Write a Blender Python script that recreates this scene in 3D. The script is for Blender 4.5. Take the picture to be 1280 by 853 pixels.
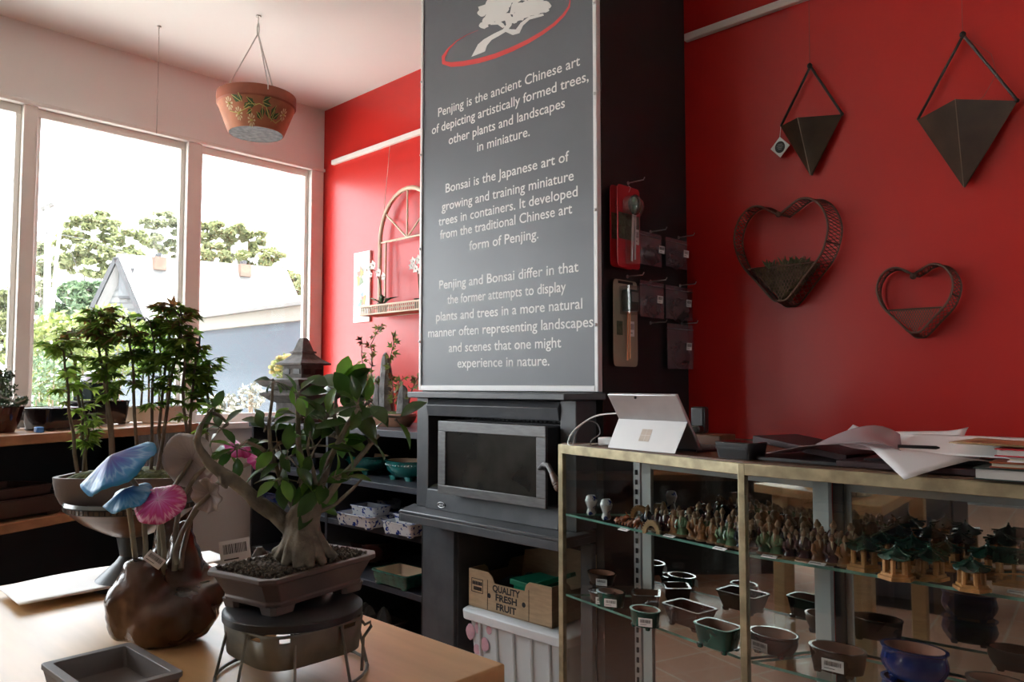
import bpy, math, random
from mathutils import Vector, Matrix, Euler
from math import sin, cos, pi, radians, sqrt, atan2
random.seed(7)
SC = bpy.context.scene
COL = SC.collection
for _o in list(bpy.data.objects): bpy.data.objects.remove(_o)

# ------------------------------------------------------------------ camera, sky, sun, exposure
EYE, YAW, PITCH, FPX = 1.16, radians(43.66), radians(3.24), 962.4
cam = bpy.data.objects.new('camera', bpy.data.cameras.new('camera')); COL.objects.link(cam)
cam.location = (0, 0, EYE); cam.rotation_euler = (pi/2 + PITCH, 0, YAW)
cam.data.sensor_width = 36; cam.data.lens = FPX/1280*36; cam.data.clip_start = .02; cam.data.clip_end = 500
SC.camera = cam
SKY, SUN, EXPO = 11.5, 58.0, 0.03
wd = bpy.data.worlds.new('sky'); SC.world = wd; wd.use_nodes = True
nt = wd.node_tree; bg = nt.nodes['Background']
tc = nt.nodes.new('ShaderNodeTexCoord'); sx = nt.nodes.new('ShaderNodeSeparateXYZ'); cr = nt.nodes.new('ShaderNodeValToRGB')
nt.links.new(tc.outputs['Generated'], sx.inputs[0]); nt.links.new(sx.outputs['Z'], cr.inputs[0]); nt.links.new(cr.outputs[0], bg.inputs[0])
cr.color_ramp.elements[0].position = 0; cr.color_ramp.elements[0].color = (.955, .98, 1, 1)
cr.color_ramp.elements[1].position = .7; cr.color_ramp.elements[1].color = (.80, .90, 1, 1)
bg.inputs[1].default_value = SKY
sl = bpy.data.lights.new('sun', 'SUN'); sl.energy = SUN; sl.angle = radians(3); sl.color = (1, .95, .87)
so = bpy.data.objects.new('sun', sl); COL.objects.link(so); so.rotation_euler = (radians(10), radians(14), 0); so.location = (5, -5, 12)
def portal(loc, rot, sx_, sy_):
    l = bpy.data.lights.new('window_portal', 'AREA'); l.shape = 'RECTANGLE'; l.size = sx_; l.size_y = sy_; l.cycles.is_portal = True
    o = bpy.data.objects.new('window_portal', l); COL.objects.link(o); o.location = loc; o.rotation_euler = rot
portal((-4.08, -.17, 1.69), (0, radians(-90), 0), 1.5, 5.2)
portal((-4.08, -4.0, 1.1), (0, radians(-90), 0), 2.1, .95)
portal((3.06, 1.84, 1.45), (0, radians(90), 0), 1.2, .46)
vs = SC.view_settings; vs.view_transform = 'Standard'; vs.look = 'None'; vs.gamma = 1; vs.use_curve_mapping = False; vs.exposure = EXPO
SC.display_settings.display_device = 'sRGB'
SC.cycles.transparent_max_bounces = 40; SC.cycles.max_bounces = 10; SC.cycles.glossy_bounces = 6; SC.cycles.diffuse_bounces = 5
SC.cycles.sample_clamp_indirect = 6; SC.cycles.use_denoising = True; SC.cycles.caustics_reflective = False; SC.cycles.caustics_refractive = False

# ------------------------------------------------------------------ measuring helpers (a pixel's sight line met with a real plane)
_F = Vector((-sin(YAW)*cos(PITCH), cos(YAW)*cos(PITCH), sin(PITCH))); _R = Vector((cos(YAW), sin(YAW), 0)); _U = _R.cross(_F); _C = Vector((0, 0, EYE))
def ray(x, y): return _F + _R*((x-640)/FPX) - _U*((y-426.5)/FPX)
def Z(x, y, z): d = ray(x, y); return _C + d*((z-EYE)/d.z)
def Y(x, y, Yp): d = ray(x, y); return _C + d*(Yp/d.y)
def X(x, y, Xp): d = ray(x, y); return _C + d*(Xp/d.x)
def D(x, y, dep): return _C + ray(x, y)*dep

# ------------------------------------------------------------------ mesh builder
class MB:
    def __init__(s): s.V = []; s.F = []; s.M = []
    def add(s, vs, fs, m=0, T=None):
        n = len(s.V)
        s.V += [tuple(T @ Vector(v)) if T else tuple(v) for v in vs]
        for f in fs: s.F.append([n+i for i in f]); s.M.append(m)
        return s
    def box(s, x0, x1, y0, y1, z0, z1, m=0, T=None):
        v = [(x0,y0,z0),(x1,y0,z0),(x1,y1,z0),(x0,y1,z0),(x0,y0,z1),(x1,y0,z1),(x1,y1,z1),(x0,y1,z1)]
        return s.add(v, [(3,2,1,0),(4,5,6,7),(0,1,5,4),(1,2,6,5),(2,3,7,6),(3,0,4,7)], m, T)
    def cbox(s, c, sz, m=0, R=None):
        T = Matrix.Translation(c) @ (R.to_4x4() if R else Matrix.Identity(4)); a, b, d = (q/2 for q in sz)
        return s.box(-a, a, -b, b, -d, d, m, T)
    def bar(s, a, b, w, h, m=0):                       # a straight rectangular bar from a to b, w wide (horizontal), h high
        a = Vector(a); b = Vector(b); d = b-a; L = d.length; d.normalize()
        up = Vector((0,0,1)) if abs(d.z) < .95 else Vector((0,1,0)); x = d.cross(up).normalized(); u = x.cross(d)
        T = Matrix(((x.x,d.x,u.x,a.x),(x.y,d.y,u.y,a.y),(x.z,d.z,u.z,a.z),(0,0,0,1)))
        return s.box(-w/2, w/2, 0, L, -h/2, h/2, m, T)
    def loft(s, rings, c0=True, c1=True, m=0, T=None):
        n = len(rings[0]); vs = [p for r in rings for p in r]; fs = []
        for k in range(len(rings)-1):
            for i in range(n):
                j = (i+1) % n; fs.append((k*n+i, k*n+j, (k+1)*n+j, (k+1)*n+i))
        if c0: fs.append(tuple(reversed(range(n))))
        if c1: fs.append(tuple((len(rings)-1)*n+i for i in range(n)))
        return s.add(vs, fs, m, T)
    def lathe(s, prof, n=24, c=(0,0,0), sx=1, sy=1, m=0, T=None, c0=True, c1=True, a0=0):
        rs = [[(c[0]+r*sx*cos(a0+2*pi*i/n), c[1]+r*sy*sin(a0+2*pi*i/n), c[2]+z) for i in range(n)] for r, z in prof]
        return s.loft(rs, c0, c1, m, T)
    def tube(s, pts, rad, n=6, m=0, closed=False, jit=0):
        pts = [Vector(p) for p in pts]; N = len(pts); rings = []; ref = None
        for i, p in enumerate(pts):
            a = pts[i-1] if (i or closed) else p; b = pts[(i+1) % N] if (i < N-1 or closed) else p
            d = (b-a); d = d.normalized() if d.length > 1e-9 else Vector((0,0,1))
            if ref is None: ref = d.orthogonal().normalized()
            ref = (ref - d*ref.dot(d)); ref = ref.normalized() if ref.length > 1e-6 else d.orthogonal().normalized()
            q = d.cross(ref); r = rad[i] if isinstance(rad, (list, tuple)) else rad
            rings.append([p + (ref*cos(2*pi*k/n) + q*sin(2*pi*k/n))*r*(1+(random.uniform(-jit, jit) if jit else 0)) for k in range(n)])
        if closed: rings.append(rings[0]); return s.loft(rings, False, False, m)
        return s.loft(rings, True, True, m)
    def ball(s, c, r, n=12, k=8, m=0, sc=(1,1,1), jit=0, T=None):
        c = Vector(c); rings = []
        for i in range(k+1):
            th = pi*i/k; z = -cos(th); q = max(sin(th), .02)
            rings.append([c + Vector((q*cos(2*pi*j/n)*sc[0], q*sin(2*pi*j/n)*sc[1], z*sc[2]))*r*(1+(random.uniform(-jit, jit) if jit else 0)) for j in range(n)])
        return s.loft(rings, True, True, m, T)
    def prism(s, poly, d, m=0, T=None):                # closed outline of 3-D points pushed along d
        n = len(poly); p = [Vector(q) for q in poly]; v = p+[q+Vector(d) for q in p]
        return s.add(v, [tuple(range(n)), tuple(reversed(range(n, 2*n)))] + [(i, i+n, (i+1) % n+n, (i+1) % n) for i in range(n)], m, T)
    def build(s, name, mat, parent=None, world=False, smooth=35, bevel=0, seg=2, solid=0, mats=None):
        V = s.V
        if world and parent is not None:
            r = parent
            while r.parent: r = r.parent
            Mi = r.matrix_basis.inverted(); V = [tuple(Mi @ Vector(v)) for v in V]
        me = bpy.data.meshes.new(name); me.from_pydata(V, [], s.F); me.update()
        for q in (mats or [mat]): me.materials.append(q)
        if len(me.materials) > 1: me.polygons.foreach_set('material_index', s.M)
        if smooth: me.shade_smooth(); me.set_sharp_from_angle(angle=radians(smooth))
        o = bpy.data.objects.new(name, me); COL.objects.link(o)
        if parent is not None: o.parent = parent
        if bevel:
            b = o.modifiers.new('bevel', 'BEVEL'); b.width = bevel; b.segments = seg; b.limit_method = 'ANGLE'; b.angle_limit = radians(40); b.harden_normals = False
        if solid:
            b = o.modifiers.new('solid', 'SOLIDIFY'); b.thickness = solid; b.offset = 0
        return o
def tag(o, label=None, cat=None, group=None, kind=None):
    if label: o['label'] = label
    if cat: o['category'] = cat
    if group: o['group'] = group
    if kind: o['kind'] = kind
    return o
def thing(name, label, cat, loc=(0,0,0), rz=0, group=None, sc=1):
    o = bpy.data.objects.new(name, None); COL.objects.link(o); o.location = loc; o.rotation_euler = (0,0,rz); o.scale = (sc,)*3
    o.matrix_basis = Matrix.LocRotScale(Vector(loc), Euler((0,0,rz)), Vector((sc,)*3)); o.empty_display_size = .05
    return tag(o, label, cat, group)
def dup(root, loc, rz=0, label=None, sc=1, swap=None):
    r = root.copy(); COL.objects.link(r); r.location = loc; r.rotation_euler = (0,0,rz); r.scale = (sc,)*3
    if label: r['label'] = label
    def kids(a, b):
        for ch in list(a.children):
            c = ch.copy(); COL.objects.link(c); c.parent = b
            key = ch.name.split('.')[0]
            if swap and key in swap: c.data = swap[key]
            kids(ch, c)
    kids(root, r); return r
def struct(o): return tag(o, kind='structure')

# ------------------------------------------------------------------ materials
_mc = {}
def mat(name, col, rough=.5, metal=0, var=.12, scale=6, bump=0, bscale=60, coat=0, spec=.5, alpha=1, stretch=(1,1,1), col2=None, detail=4, trans=0, sss=0):
    if name in _mc: return _mc[name]
    m = bpy.data.materials.new(name); m.use_nodes = True; n = m.node_tree.nodes; l = m.node_tree.links; p = n['Principled BSDF']
    p.inputs['Roughness'].default_value = rough; p.inputs['Metallic'].default_value = metal; p.inputs['Specular IOR Level'].default_value = spec
    p.inputs['Coat Weight'].default_value = coat; p.inputs['Coat Roughness'].default_value = .06; p.inputs['Alpha'].default_value = alpha
    p.inputs['Transmission Weight'].default_value = trans
    if sss: p.inputs['Subsurface Weight'].default_value = sss; p.inputs['Subsurface Radius'].default_value = (.02,.02,.02)
    t = n.new('ShaderNodeTexCoord'); mp = n.new('ShaderNodeMapping'); mp.inputs['Scale'].default_value = stretch
    l.new(t.outputs['Object'], mp.inputs[0])
    nz = n.new('ShaderNodeTexNoise'); nz.inputs['Scale'].default_value = scale; nz.inputs['Detail'].default_value = detail; l.new(mp.outputs[0], nz.inputs['Vector'])
    r = n.new('ShaderNodeValToRGB'); c2 = col2 or tuple(min(1, c*(1+var)) for c in col); c1 = col if col2 else tuple(c*(1-var) for c in col)
    r.color_ramp.elements[0].position = .35; r.color_ramp.elements[0].color = (*c1, 1); r.color_ramp.elements[1].position = .65; r.color_ramp.elements[1].color = (*c2, 1)
    l.new(nz.outputs[0], r.inputs[0]); l.new(r.outputs[0], p.inputs['Base Color'])
    if bump:
        b = n.new('ShaderNodeBump'); b.inputs['Strength'].default_value = bump; b.inputs['Distance'].default_value = .01
        z = n.new('ShaderNodeTexNoise'); z.inputs['Scale'].default_value = bscale; z.inputs['Detail'].default_value = 3; l.new(mp.outputs[0], z.inputs['Vector'])
        l.new(z.outputs[0], b.inputs['Height']); l.new(b.outputs[0], p.inputs['Normal'])
    _mc[name] = m; return m
def glassmat(name, tint=(1,1,1), refl=1.0, rough=0.0, base=.0, veil=None):
    m = bpy.data.materials.new(name); m.use_nodes = True; n = m.node_tree.nodes; l = m.node_tree.links; n.remove(n['Principled BSDF']); out = n['Material Output']
    tr = n.new('ShaderNodeBsdfTransparent'); tr.inputs[0].default_value = (*tint, 1); gl = n.new('ShaderNodeBsdfGlossy'); gl.inputs['Roughness'].default_value = rough
    fr = n.new('ShaderNodeLayerWeight'); fr.inputs[0].default_value = .5; pw = n.new('ShaderNodeMath'); pw.operation = 'POWER'; pw.inputs[1].default_value = 4.5; l.new(fr.outputs['Facing'], pw.inputs[0])
    mu = n.new('ShaderNodeMath'); mu.operation = 'MULTIPLY_ADD'; mu.inputs[1].default_value = .9*refl; mu.inputs[2].default_value = .03*refl+base; mu.use_clamp = True
    l.new(pw.outputs[0], mu.inputs[0]); mx = n.new('ShaderNodeMixShader'); l.new(mu.outputs[0], mx.inputs[0]); l.new(tr.outputs[0], mx.inputs[1]); l.new(gl.outputs[0], mx.inputs[2])
    last = mx
    if veil:
        df = n.new('ShaderNodeBsdfDiffuse'); df.inputs[0].default_value = (*veil[0], 1); m2 = n.new('ShaderNodeMixShader'); m2.inputs[0].default_value = veil[1]
        l.new(mx.outputs[0], m2.inputs[1]); l.new(df.outputs[0], m2.inputs[2]); last = m2
    l.new(last.outputs[0], out.inputs[0]); return m
def ramp_mat(name, stops, rough=.4, coat=0, coord='radial', scale=1, streak=0, spec=.5):
    """colour by distance from the object's own axis, with radial streaks (petal and cap glazes)"""
    m = bpy.data.materials.new(name); m.use_nodes = True; n = m.node_tree.nodes; l = m.node_tree.links; p = n['Principled BSDF']; p.inputs['Roughness'].default_value = rough; p.inputs['Coat Weight'].default_value = coat
    t = n.new('ShaderNodeTexCoord'); s = n.new('ShaderNodeSeparateXYZ'); l.new(t.outputs['Object'], s.inputs[0])
    c = n.new('ShaderNodeCombineXYZ'); l.new(s.outputs[0], c.inputs[0]); l.new(s.outputs[1], c.inputs[1])
    ln = n.new('ShaderNodeVectorMath'); ln.operation = 'LENGTH'; l.new(c.outputs[0], ln.inputs[0])
    at = n.new('ShaderNodeMath'); at.operation = 'ARCTAN2'; l.new(s.outputs[1], at.inputs[0]); l.new(s.outputs[0], at.inputs[1])
    cc = n.new('ShaderNodeCombineXYZ'); l.new(at.outputs[0], cc.inputs[0]); l.new(ln.outputs['Value'], cc.inputs[1])
    nz = n.new('ShaderNodeTexNoise'); nz.inputs['Scale'].default_value = 5; nz.inputs['Detail'].default_value = 5; l.new(cc.outputs[0], nz.inputs['Vector'])
    a = n.new('ShaderNodeMath'); a.operation = 'MULTIPLY_ADD'; a.inputs[1].default_value = scale; l.new(ln.outputs['Value'], a.inputs[0])
    b = n.new('ShaderNodeMath'); b.operation = 'MULTIPLY_ADD'; b.inputs[1].default_value = streak; b.inputs[2].default_value = -streak*.5; l.new(nz.outputs[0], b.inputs[0]); l.new(b.outputs[0], a.inputs[2])
    r = n.new('ShaderNodeValToRGB'); l.new(a.outputs[0], r.inputs[0]); e = r.color_ramp.elements
    while len(e) < len(stops): e.new(.5)
    for i, (q, cl) in enumerate(stops): e[i].position = q; e[i].color = (*cl, 1)
    l.new(r.outputs[0], p.inputs['Base Color']); return m
def brick_mat(name, c1, c2, mortar, sc, bw, rh, ms=.01, rough=.5, coord='Object', rot=(0,0,0), off=.5):
    m = bpy.data.materials.new(name); m.use_nodes = True; n = m.node_tree.nodes; l = m.node_tree.links; p = n['Principled BSDF']; p.inputs['Roughness'].default_value = rough
    t = n.new('ShaderNodeTexCoord'); mp = n.new('ShaderNodeMapping'); mp.inputs['Rotation'].default_value = rot; b = n.new('ShaderNodeTexBrick')
    l.new(t.outputs[coord], mp.inputs[0]); l.new(mp.outputs[0], b.inputs[0]); l.new(b.outputs[0], p.inputs['Base Color'])
    b.offset = off; b.inputs['Color1'].default_value = (*c1, 1); b.inputs['Color2'].default_value = (*c2, 1); b.inputs['Mortar'].default_value = (*mortar, 1)
    b.inputs['Scale'].default_value = sc; b.inputs['Mortar Size'].default_value = ms; b.inputs['Brick Width'].default_value = bw; b.inputs['Row Height'].default_value = rh
    return m
M_red = mat('red_wall_paint', (.48,.017,.013), .32, var=.03, scale=2, bump=.03, bscale=120, spec=.38)
M_white = mat('white_wall_paint', (.84,.815,.785), .6, var=.02, scale=2, bump=.02, bscale=90)
M_shop = mat('grey_shop_wall', (.27,.28,.29), .6, var=.03, scale=2)
M_ceil = mat('ceiling_paint', (.84,.82,.79), .7, var=.02, scale=1.5)
M_frame = mat('cream_window_frame', (.84,.80,.75), .4, var=.03)
M_black = mat('black_wall_paint', (.012,.012,.013), .5, var=.15, bump=.03)
M_char = mat('charcoal_shelf_paint', (.042,.045,.056), .38, var=.15, scale=9, bump=.04, bscale=80)
M_steel = mat('grey_heater_enamel', (.062,.066,.073), .42, var=.18, scale=12, bump=.03, bscale=200)
M_steel2 = mat('heater_door_metal', (.13,.13,.13), .42, metal=.45, var=.15, scale=20, stretch=(1,1,6))
M_dark = mat('matt_black', (.008,.008,.009), .6, var=.2)
M_plastic = mat('black_plastic', (.018,.018,.02), .35, var=.1)
M_brass = mat('aged_brass', (.40,.34,.21), .42, metal=.55, var=.25, scale=25, bump=.03)
M_silver = mat('brushed_silver', (.56,.56,.57), .35, metal=.6, var=.04, scale=20)
M_chrome = mat('chrome', (.75,.75,.76), .15, metal=1, var=.03)
M_table = mat('pale_ply_tabletop', (.56,.34,.155), .36, var=.12, scale=2.2, stretch=(1.2,9,3), bump=.01, bscale=30)
M_ply = mat('ply_edge', (.50,.33,.16), .5, var=.18, scale=60, stretch=(.2,.2,6))
M_bench = mat('bench_timber', (.36,.19,.09), .4, var=.2, scale=3, stretch=(8,1.2,6))
M_wood = mat('dark_wood', (.11,.05,.024), .4, var=.3, scale=8, stretch=(1,1,.25))
M_soil = mat('bonsai_soil', (.05,.038,.028), .95, var=.5, scale=160, bump=.8, bscale=150)
M_moss = mat('moss', (.045,.06,.012), .95, scale=70, bump=1, bscale=120, col2=(.12,.13,.025))
M_clay = mat('brown_clay_pot', (.115,.082,.068), .6, var=.12, scale=10, bump=.03, bscale=150)
M_clay2 = mat('grey_brown_clay', (.13,.11,.10), .6, var=.1, scale=10, bump=.03)
M_darkclay = mat('dark_brown_clay', (.05,.026,.018), .45, var=.15)
M_teal = mat('teal_glaze', (.004,.125,.115), .14, var=.35, scale=18, coat=.5)
M_green = mat('dark_green_glaze', (.006,.05,.034), .15, var=.4, scale=20, coat=.5)
M_blue = mat('cobalt_glaze', (.008,.018,.085), .12, var=.35, scale=10, coat=.6)
M_maroon = mat('oxblood_glaze', (.05,.012,.009), .14, var=.4, scale=14, coat=.6)
M_brown = mat('brown_glaze', (.03,.013,.008), .16, var=.4, scale=14, coat=.5)
M_blackg = mat('black_glaze', (.012,.011,.012), .13, var=.3, coat=.5)
M_biscuit = mat('bare_biscuit_clay', (.22,.10,.06), .75, var=.15, scale=20)
M_creamin = mat('cream_bare_clay', (.62,.47,.33), .75, var=.08, scale=10)
M_cream = mat('cream_glaze', (.80,.73,.62), .3, var=.08)
M_rim = mat('worn_glaze_rim', (.42,.38,.34), .2, var=.3, scale=40, coat=.3)
M_paper = mat('white_paper', (.86,.85,.84), .6, var=.02)
M_card = mat('card_kraft', (.42,.29,.17), .8, var=.1, scale=20, stretch=(1,1,5))
M_cardw = mat('pale_card_sheet', (.84,.79,.72), .5, var=.04)
M_ink = mat('black_ink', (.012,.011,.012), .6, var=.1)
def leafmat(name, c1, c2, rough=.4, coat=0, tr=.4, scale=25):
    m = mat(name, c1, rough, scale=scale, col2=c2, coat=coat); n = m.node_tree.nodes; l = m.node_tree.links
    if 'Translucent BSDF' in [q.name for q in n]: return m
    p = n['Principled BSDF']; t = n.new('ShaderNodeBsdfTranslucent'); mx = n.new('ShaderNodeMixShader'); mx.inputs[0].default_value = tr
    l.new(p.inputs['Base Color'].links[0].from_socket, t.inputs[0]); l.new(p.outputs[0], mx.inputs[1]); l.new(t.outputs[0], mx.inputs[2]); l.new(mx.outputs[0], n['Material Output'].inputs[0]); return m
M_leaf = leafmat('ficus_leaf', (.022,.065,.012), (.055,.135,.02), .3, .1, .25)
M_leaf2 = leafmat('ficus_leaf_young', (.10,.23,.03), (.17,.33,.05), .35, 0, .45)
M_bark = mat('ficus_bark', (.17,.145,.105), .8, var=.4, scale=30, bump=.6, bscale=60)
M_twig = mat('maple_stem', (.13,.095,.06), .7, var=.3, scale=40)
M_red2 = mat('red_card_print', (.45,.02,.03), .35, var=.1)
M_clear = glassmat('clear_plastic', (.96,.96,.96), 1.0, .08, .02, veil=((.8,.75,.78), .10))
M_bag = glassmat('zip_bag_film', (.88,.82,.84), 1.3, .16, .05, veil=((.42,.33,.36), .22))
M_win = glassmat('window_glass', (.97,.98,.98), .6, 0, 0, veil=((.8,.85,.9), .05))
M_glass = glassmat('display_glass', (.95,.97,.96), 1.25, 0, .012)
M_gedge = mat('green_glass_edge', (.16,.34,.28), .15, var=.3, scale=20, coat=.5)
M_mirror = mat('mirror_silvering', (.66,.65,.62), .02, metal=1, var=.01)
M_lam = mat('white_laminate', (.50,.51,.49), .4, var=.04)
M_smoke = mat('smoked_stove_glass', (.012,.012,.011), .12, var=.6, scale=5, col2=(.045,.043,.038), coat=.4)
M_cable = mat('white_cable', (.75,.75,.74), .4, var=.03)
# ------------------------------------------------------------------ room shell
XW, YW, CZ = -3.92, 2.49, 2.79        # window wall, red wall, ceiling
HEAD, SILL = 2.42, .955
XR, YR = 3.0, -5.0
M_tile = brick_mat('terracotta_tiles', (.44,.24,.17), (.50,.285,.20), (.50,.42,.35), 1, .3, .3, .006, .6, off=0)
struct(MB().box(XW-.15, XR+.15, YR-.15, YW+.15, -.12, 0).build('floor', M_tile))
struct(MB().box(XW-.5, XR+.15, YR-.5, YW+.15, CZ, CZ+.2).build('ceiling', M_ceil))
struct(MB().box(XW-.15, XR+.15, YW, YW+.15, 0, CZ).build('wall_back', M_red))
b = MB(); b.box(XR, XR+.15, YR, 1.6, 0, CZ); b.box(XR, XR+.15, 2.07, YW, 0, CZ); b.box(XR, XR+.15, 1.6, 2.07, 0, .85); b.box(XR, XR+.15, 1.6, 2.07, 2.05, CZ)
struct(b.build('wall_right', M_shop))
b = MB(); b.box(XR+.03, XR+.09, 1.6, 1.64, .85, 2.05); b.box(XR+.03, XR+.09, 2.03, 2.07, .85, 2.05); b.box(XR+.03, XR+.09, 1.64, 2.03, .85, .9); b.box(XR+.03, XR+.09, 1.64, 2.03, 2.0, 2.05)
fr_ = struct(b.build('window_9', M_frame)); MB().box(XR+.055, XR+.06, 1.64, 2.03, .9, 2.0).build('pane', M_win, fr_, smooth=0)
struct(MB().box(XW-.15, XR+.15, YR-.15, YR, 0, CZ).build('wall_front', M_shop))
y_end = .939-.75*3-.69-.007
DA, DB_, DH = -4.5, -3.5, 2.15
b = MB(); b.box(XW-.15, XW, DB_, YW, 0, SILL); b.box(XW-.15, XW, YR, YW, HEAD, CZ); b.box(XW-.15, XW, DB_, y_end, SILL, HEAD); b.box(XW-.15, XW, YR, DA, 0, HEAD); b.box(XW-.15, XW, DA, DB_, DH, HEAD)
struct(b.build('wall_left', M_white))
b_ = MB(); x0, x1 = XW-.09, XW-.04
b_.box(x0, x1, DA, DA+.07, 0, DH); b_.box(x0, x1, DB_-.07, DB_, 0, DH); b_.box(x0, x1, DA+.07, DB_-.07, 0, .12); b_.box(x0, x1, DA+.07, DB_-.07, DH-.08, DH)
dr_ = struct(b_.build('door_1', M_frame)); MB().box(XW-.068, XW-.062, DA+.07, DB_-.07, .12, DH-.08).build('pane', M_win, dr_, smooth=0)
struct(MB().box(XW, XW+.016, 1.5, YW, 0, .11).build('baseboard_left', M_white, bevel=.003))
struct(MB().box(XW-.02, XW+.018, YR, YW, HEAD-.004, HEAD+.014).build('trim_3', M_frame, bevel=.003))
struct(MB().box(XW-.1, XW+.03, YR, YW, SILL-.03, SILL+.004).build('trim_4', M_frame, bevel=.004))
# mullions stand between these bays; every window is a frame with its own pane
bays = [(1.751, 2.405), (.996, 1.679)]
y1 = .939
while y1 > -2.0:
    bays.append((y1-.69, y1)); y1 -= .75
for i, (a, c) in enumerate(bays):
    w = MB(); x0, x1 = XW-.075, XW+.006; t = .022
    nx = bays[i-1][0] if i else YW
    w.box(x0, x1, c, nx, SILL, HEAD) if i else w.box(x0, x1, c, YW-.004, SILL, HEAD)
    w.box(x0+.02, XW-.03, a, c, HEAD-.04, HEAD); w.box(x0+.02, XW-.03, a, c, SILL, SILL+.05)
    w.box(x0+.02, XW-.03, a, a+t, SILL+.05, HEAD-.04); w.box(x0+.02, XW-.03, c-t, c, SILL+.05, HEAD-.04)
    fr = struct(w.build('window_%d' % (i+1), M_frame, bevel=.003))
    MB().box(XW-.047, XW-.042, a+t, c-t, SILL+.05, HEAD-.04).build('pane', M_win, fr, smooth=0)
# picture rails
RZ = 2.452
struct(MB().box(-3.812, -2.36, YW-.022, YW, RZ-.014, RZ+.014).build('trim_1', M_white, bevel=.003))
struct(MB().box(-1.47, 1.6, YW-.022, YW, RZ-.014, RZ+.014).build('trim_2', M_white, bevel=.003))
# chimney breast: solid above the mantel, a hollow between two cheeks below
CX0, CX1, CY = -2.372, -1.482, 1.972
b = MB(); b.box(CX0, CX1, CY, YW, 1.13, CZ); b.box(CX0, CX0+.03, CY, YW, 0, 1.13); b.box(CX1-.03, CX1, CY, YW, 0, 1.13); b.box(CX0+.03, CX1-.03, YW-.03, YW, 0, 1.13)
struct(b.build('wall_chimney', M_black))

# ------------------------------------------------------------------ outside
M_ground = mat('sunlit_ground', (.46,.44,.41), .9, var=.12, scale=.7)
struct(MB().box(-120, 60, -60, 80, -.5, -.3).build('ground', M_ground, smooth=0))
M_wea = brick_mat('weatherboard', (0.072,.075,.077), (.063,.066,.069), (.032,.034,.036), 1, 400, .2, .03, .6, rot=(pi/2,0,0))
M_bwall = brick_mat('blue_rendered_blocks', (.017,.027,.040), (.018,.029,.042), (.025,.036,.048), 1, 3.0, .42, .012, .8, rot=(pi/2,0,0))
M_roof = mat('pale_metal_roof', (.10,.10,.10), .5, var=.06, scale=3)
M_fasc = mat('cream_fascia', (.088,.078,.062), .6, var=.05)
M_gut = mat('grey_gutter', (.04,.038,.036), .6)
# neighbour's blue wall runs away from the window, square to it
NW = 4.6
pa, pb = Y(240, 409, NW), Y(396, 376, NW)
zt = (pa.z+pb.z)/2
t = thing('neighbour_shed', 'low blue rendered shed with cream fascia just outside the right-hand pane', 'shed', (-7, NW, -.3))
MB().box(-14.5, -4.6, NW, NW+5, -.3, zt-.14).build('wall', M_bwall, t, True, smooth=0)
MB().box(-14.6, -4.5, NW-.06, NW+5.1, zt-.14, zt+.02).build('fascia', M_fasc, t, True, smooth=0)
MB().box(-14.7, -4.4, NW-.14, NW+5.2, zt+.02, zt+.06).build('gutter', M_gut, t, True, smooth=0)
# the house with its gable
HD = 24
g0, g1, gp = D(134, 384, HD), D(187, 372, HD), D(158.5, 325, HD)
gb = (g1-g0); gb.z = 0; gdir = gb.normalized(); rdir = Vector((-.30, 1, 0)).normalized(); RL = 13.5
ze = min(g0.z, g1.z); pk = gp.z
e0 = Vector((g0.x, g0.y, ze)); e1 = Vector((g1.x, g1.y, ze)); mid = (e0+e1)/2; pkv = Vector((mid.x, mid.y, pk))
rdir = D(368, 383, 26.6)-e1; rdir.z = 0; RL = rdir.length; rdir.normalize()
t = thing('gabled_house', 'white weatherboard gabled house with pale roof beyond the shrubs', 'house', (mid.x, mid.y, -.3))
gz = -.3
b = MB(); p = [Vector((e0.x,e0.y,gz)), Vector((e1.x,e1.y,gz)), e1, pkv, e0]; b.prism(p, rdir*RL); b.build('wall', M_wea, t, True, smooth=0)
b = MB(); ov = -rdir*.35; th = Vector((0,0,.12))
for a, s in ((e0, -1), (e1, 1)):
    q = a + gdir*s*.35 - Vector((0,0,.35*(pk-ze)/((e1-e0).length/2)))
    b.prism([pkv+ov+th*.3, q+ov+th*.3, q+ov+th*1.5, pkv+ov+th*1.5], rdir*(RL+.7))
b.build('roof', M_roof, t, True, smooth=0)
b = MB()
for a, s in ((e0, -1), (e1, 1)):
    q = a + gdir*s*.36 - Vector((0,0,.36*(pk-ze)/((e1-e0).length/2)))
    b.bar(pkv+ov*1.1+th*.3, q+ov*1.1+th*.3, .08, .13)
b.build('bargeboard', mat('grey_bargeboard', (.012,.013,.016), .6), t, True, smooth=0)
wc = (mid - rdir*.05) + Vector((0,0,(pk-ze)*.5)); b = MB(); b.bar(wc-gdir*.22-rdir*.02, wc+gdir*.22-rdir*.02, .1, .95); f = b.build('window', mat('grey_bargeboard', (.16,.17,.19)), t, True, smooth=0)
MB().bar(wc-gdir*.16-rdir*.08, wc+gdir*.16-rdir*.08, .04, .8).build('pane', mat('house_pane', (.045,.05,.055), .3), f, True, smooth=0)
M_cb = mat('chimney_brick', (.075,.045,.032), .8, var=.2, scale=4)
def ridge_at(px):
    d = ray(px, 330); k = (d.x*pkv.y-d.y*pkv.x)/(d.y*rdir.x-d.x*rdir.y); return pkv+rdir*k
for x in (197.5, 304):
    cp = ridge_at(x); ch = MB().box(cp.x-.22, cp.x+.22, cp.y-.18, cp.y+.18, cp.z-.25, cp.z+.16).build('chimney', M_cb, t, True)
    for o in (-.10, .10): MB().lathe([(.06,0),(.065,.14)], 10, c=(cp.x+o, cp.y, cp.z+.155)).build('chimney_pot', mat('grey_bargeboard', (.012,.013,.016)), ch, True)
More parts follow.
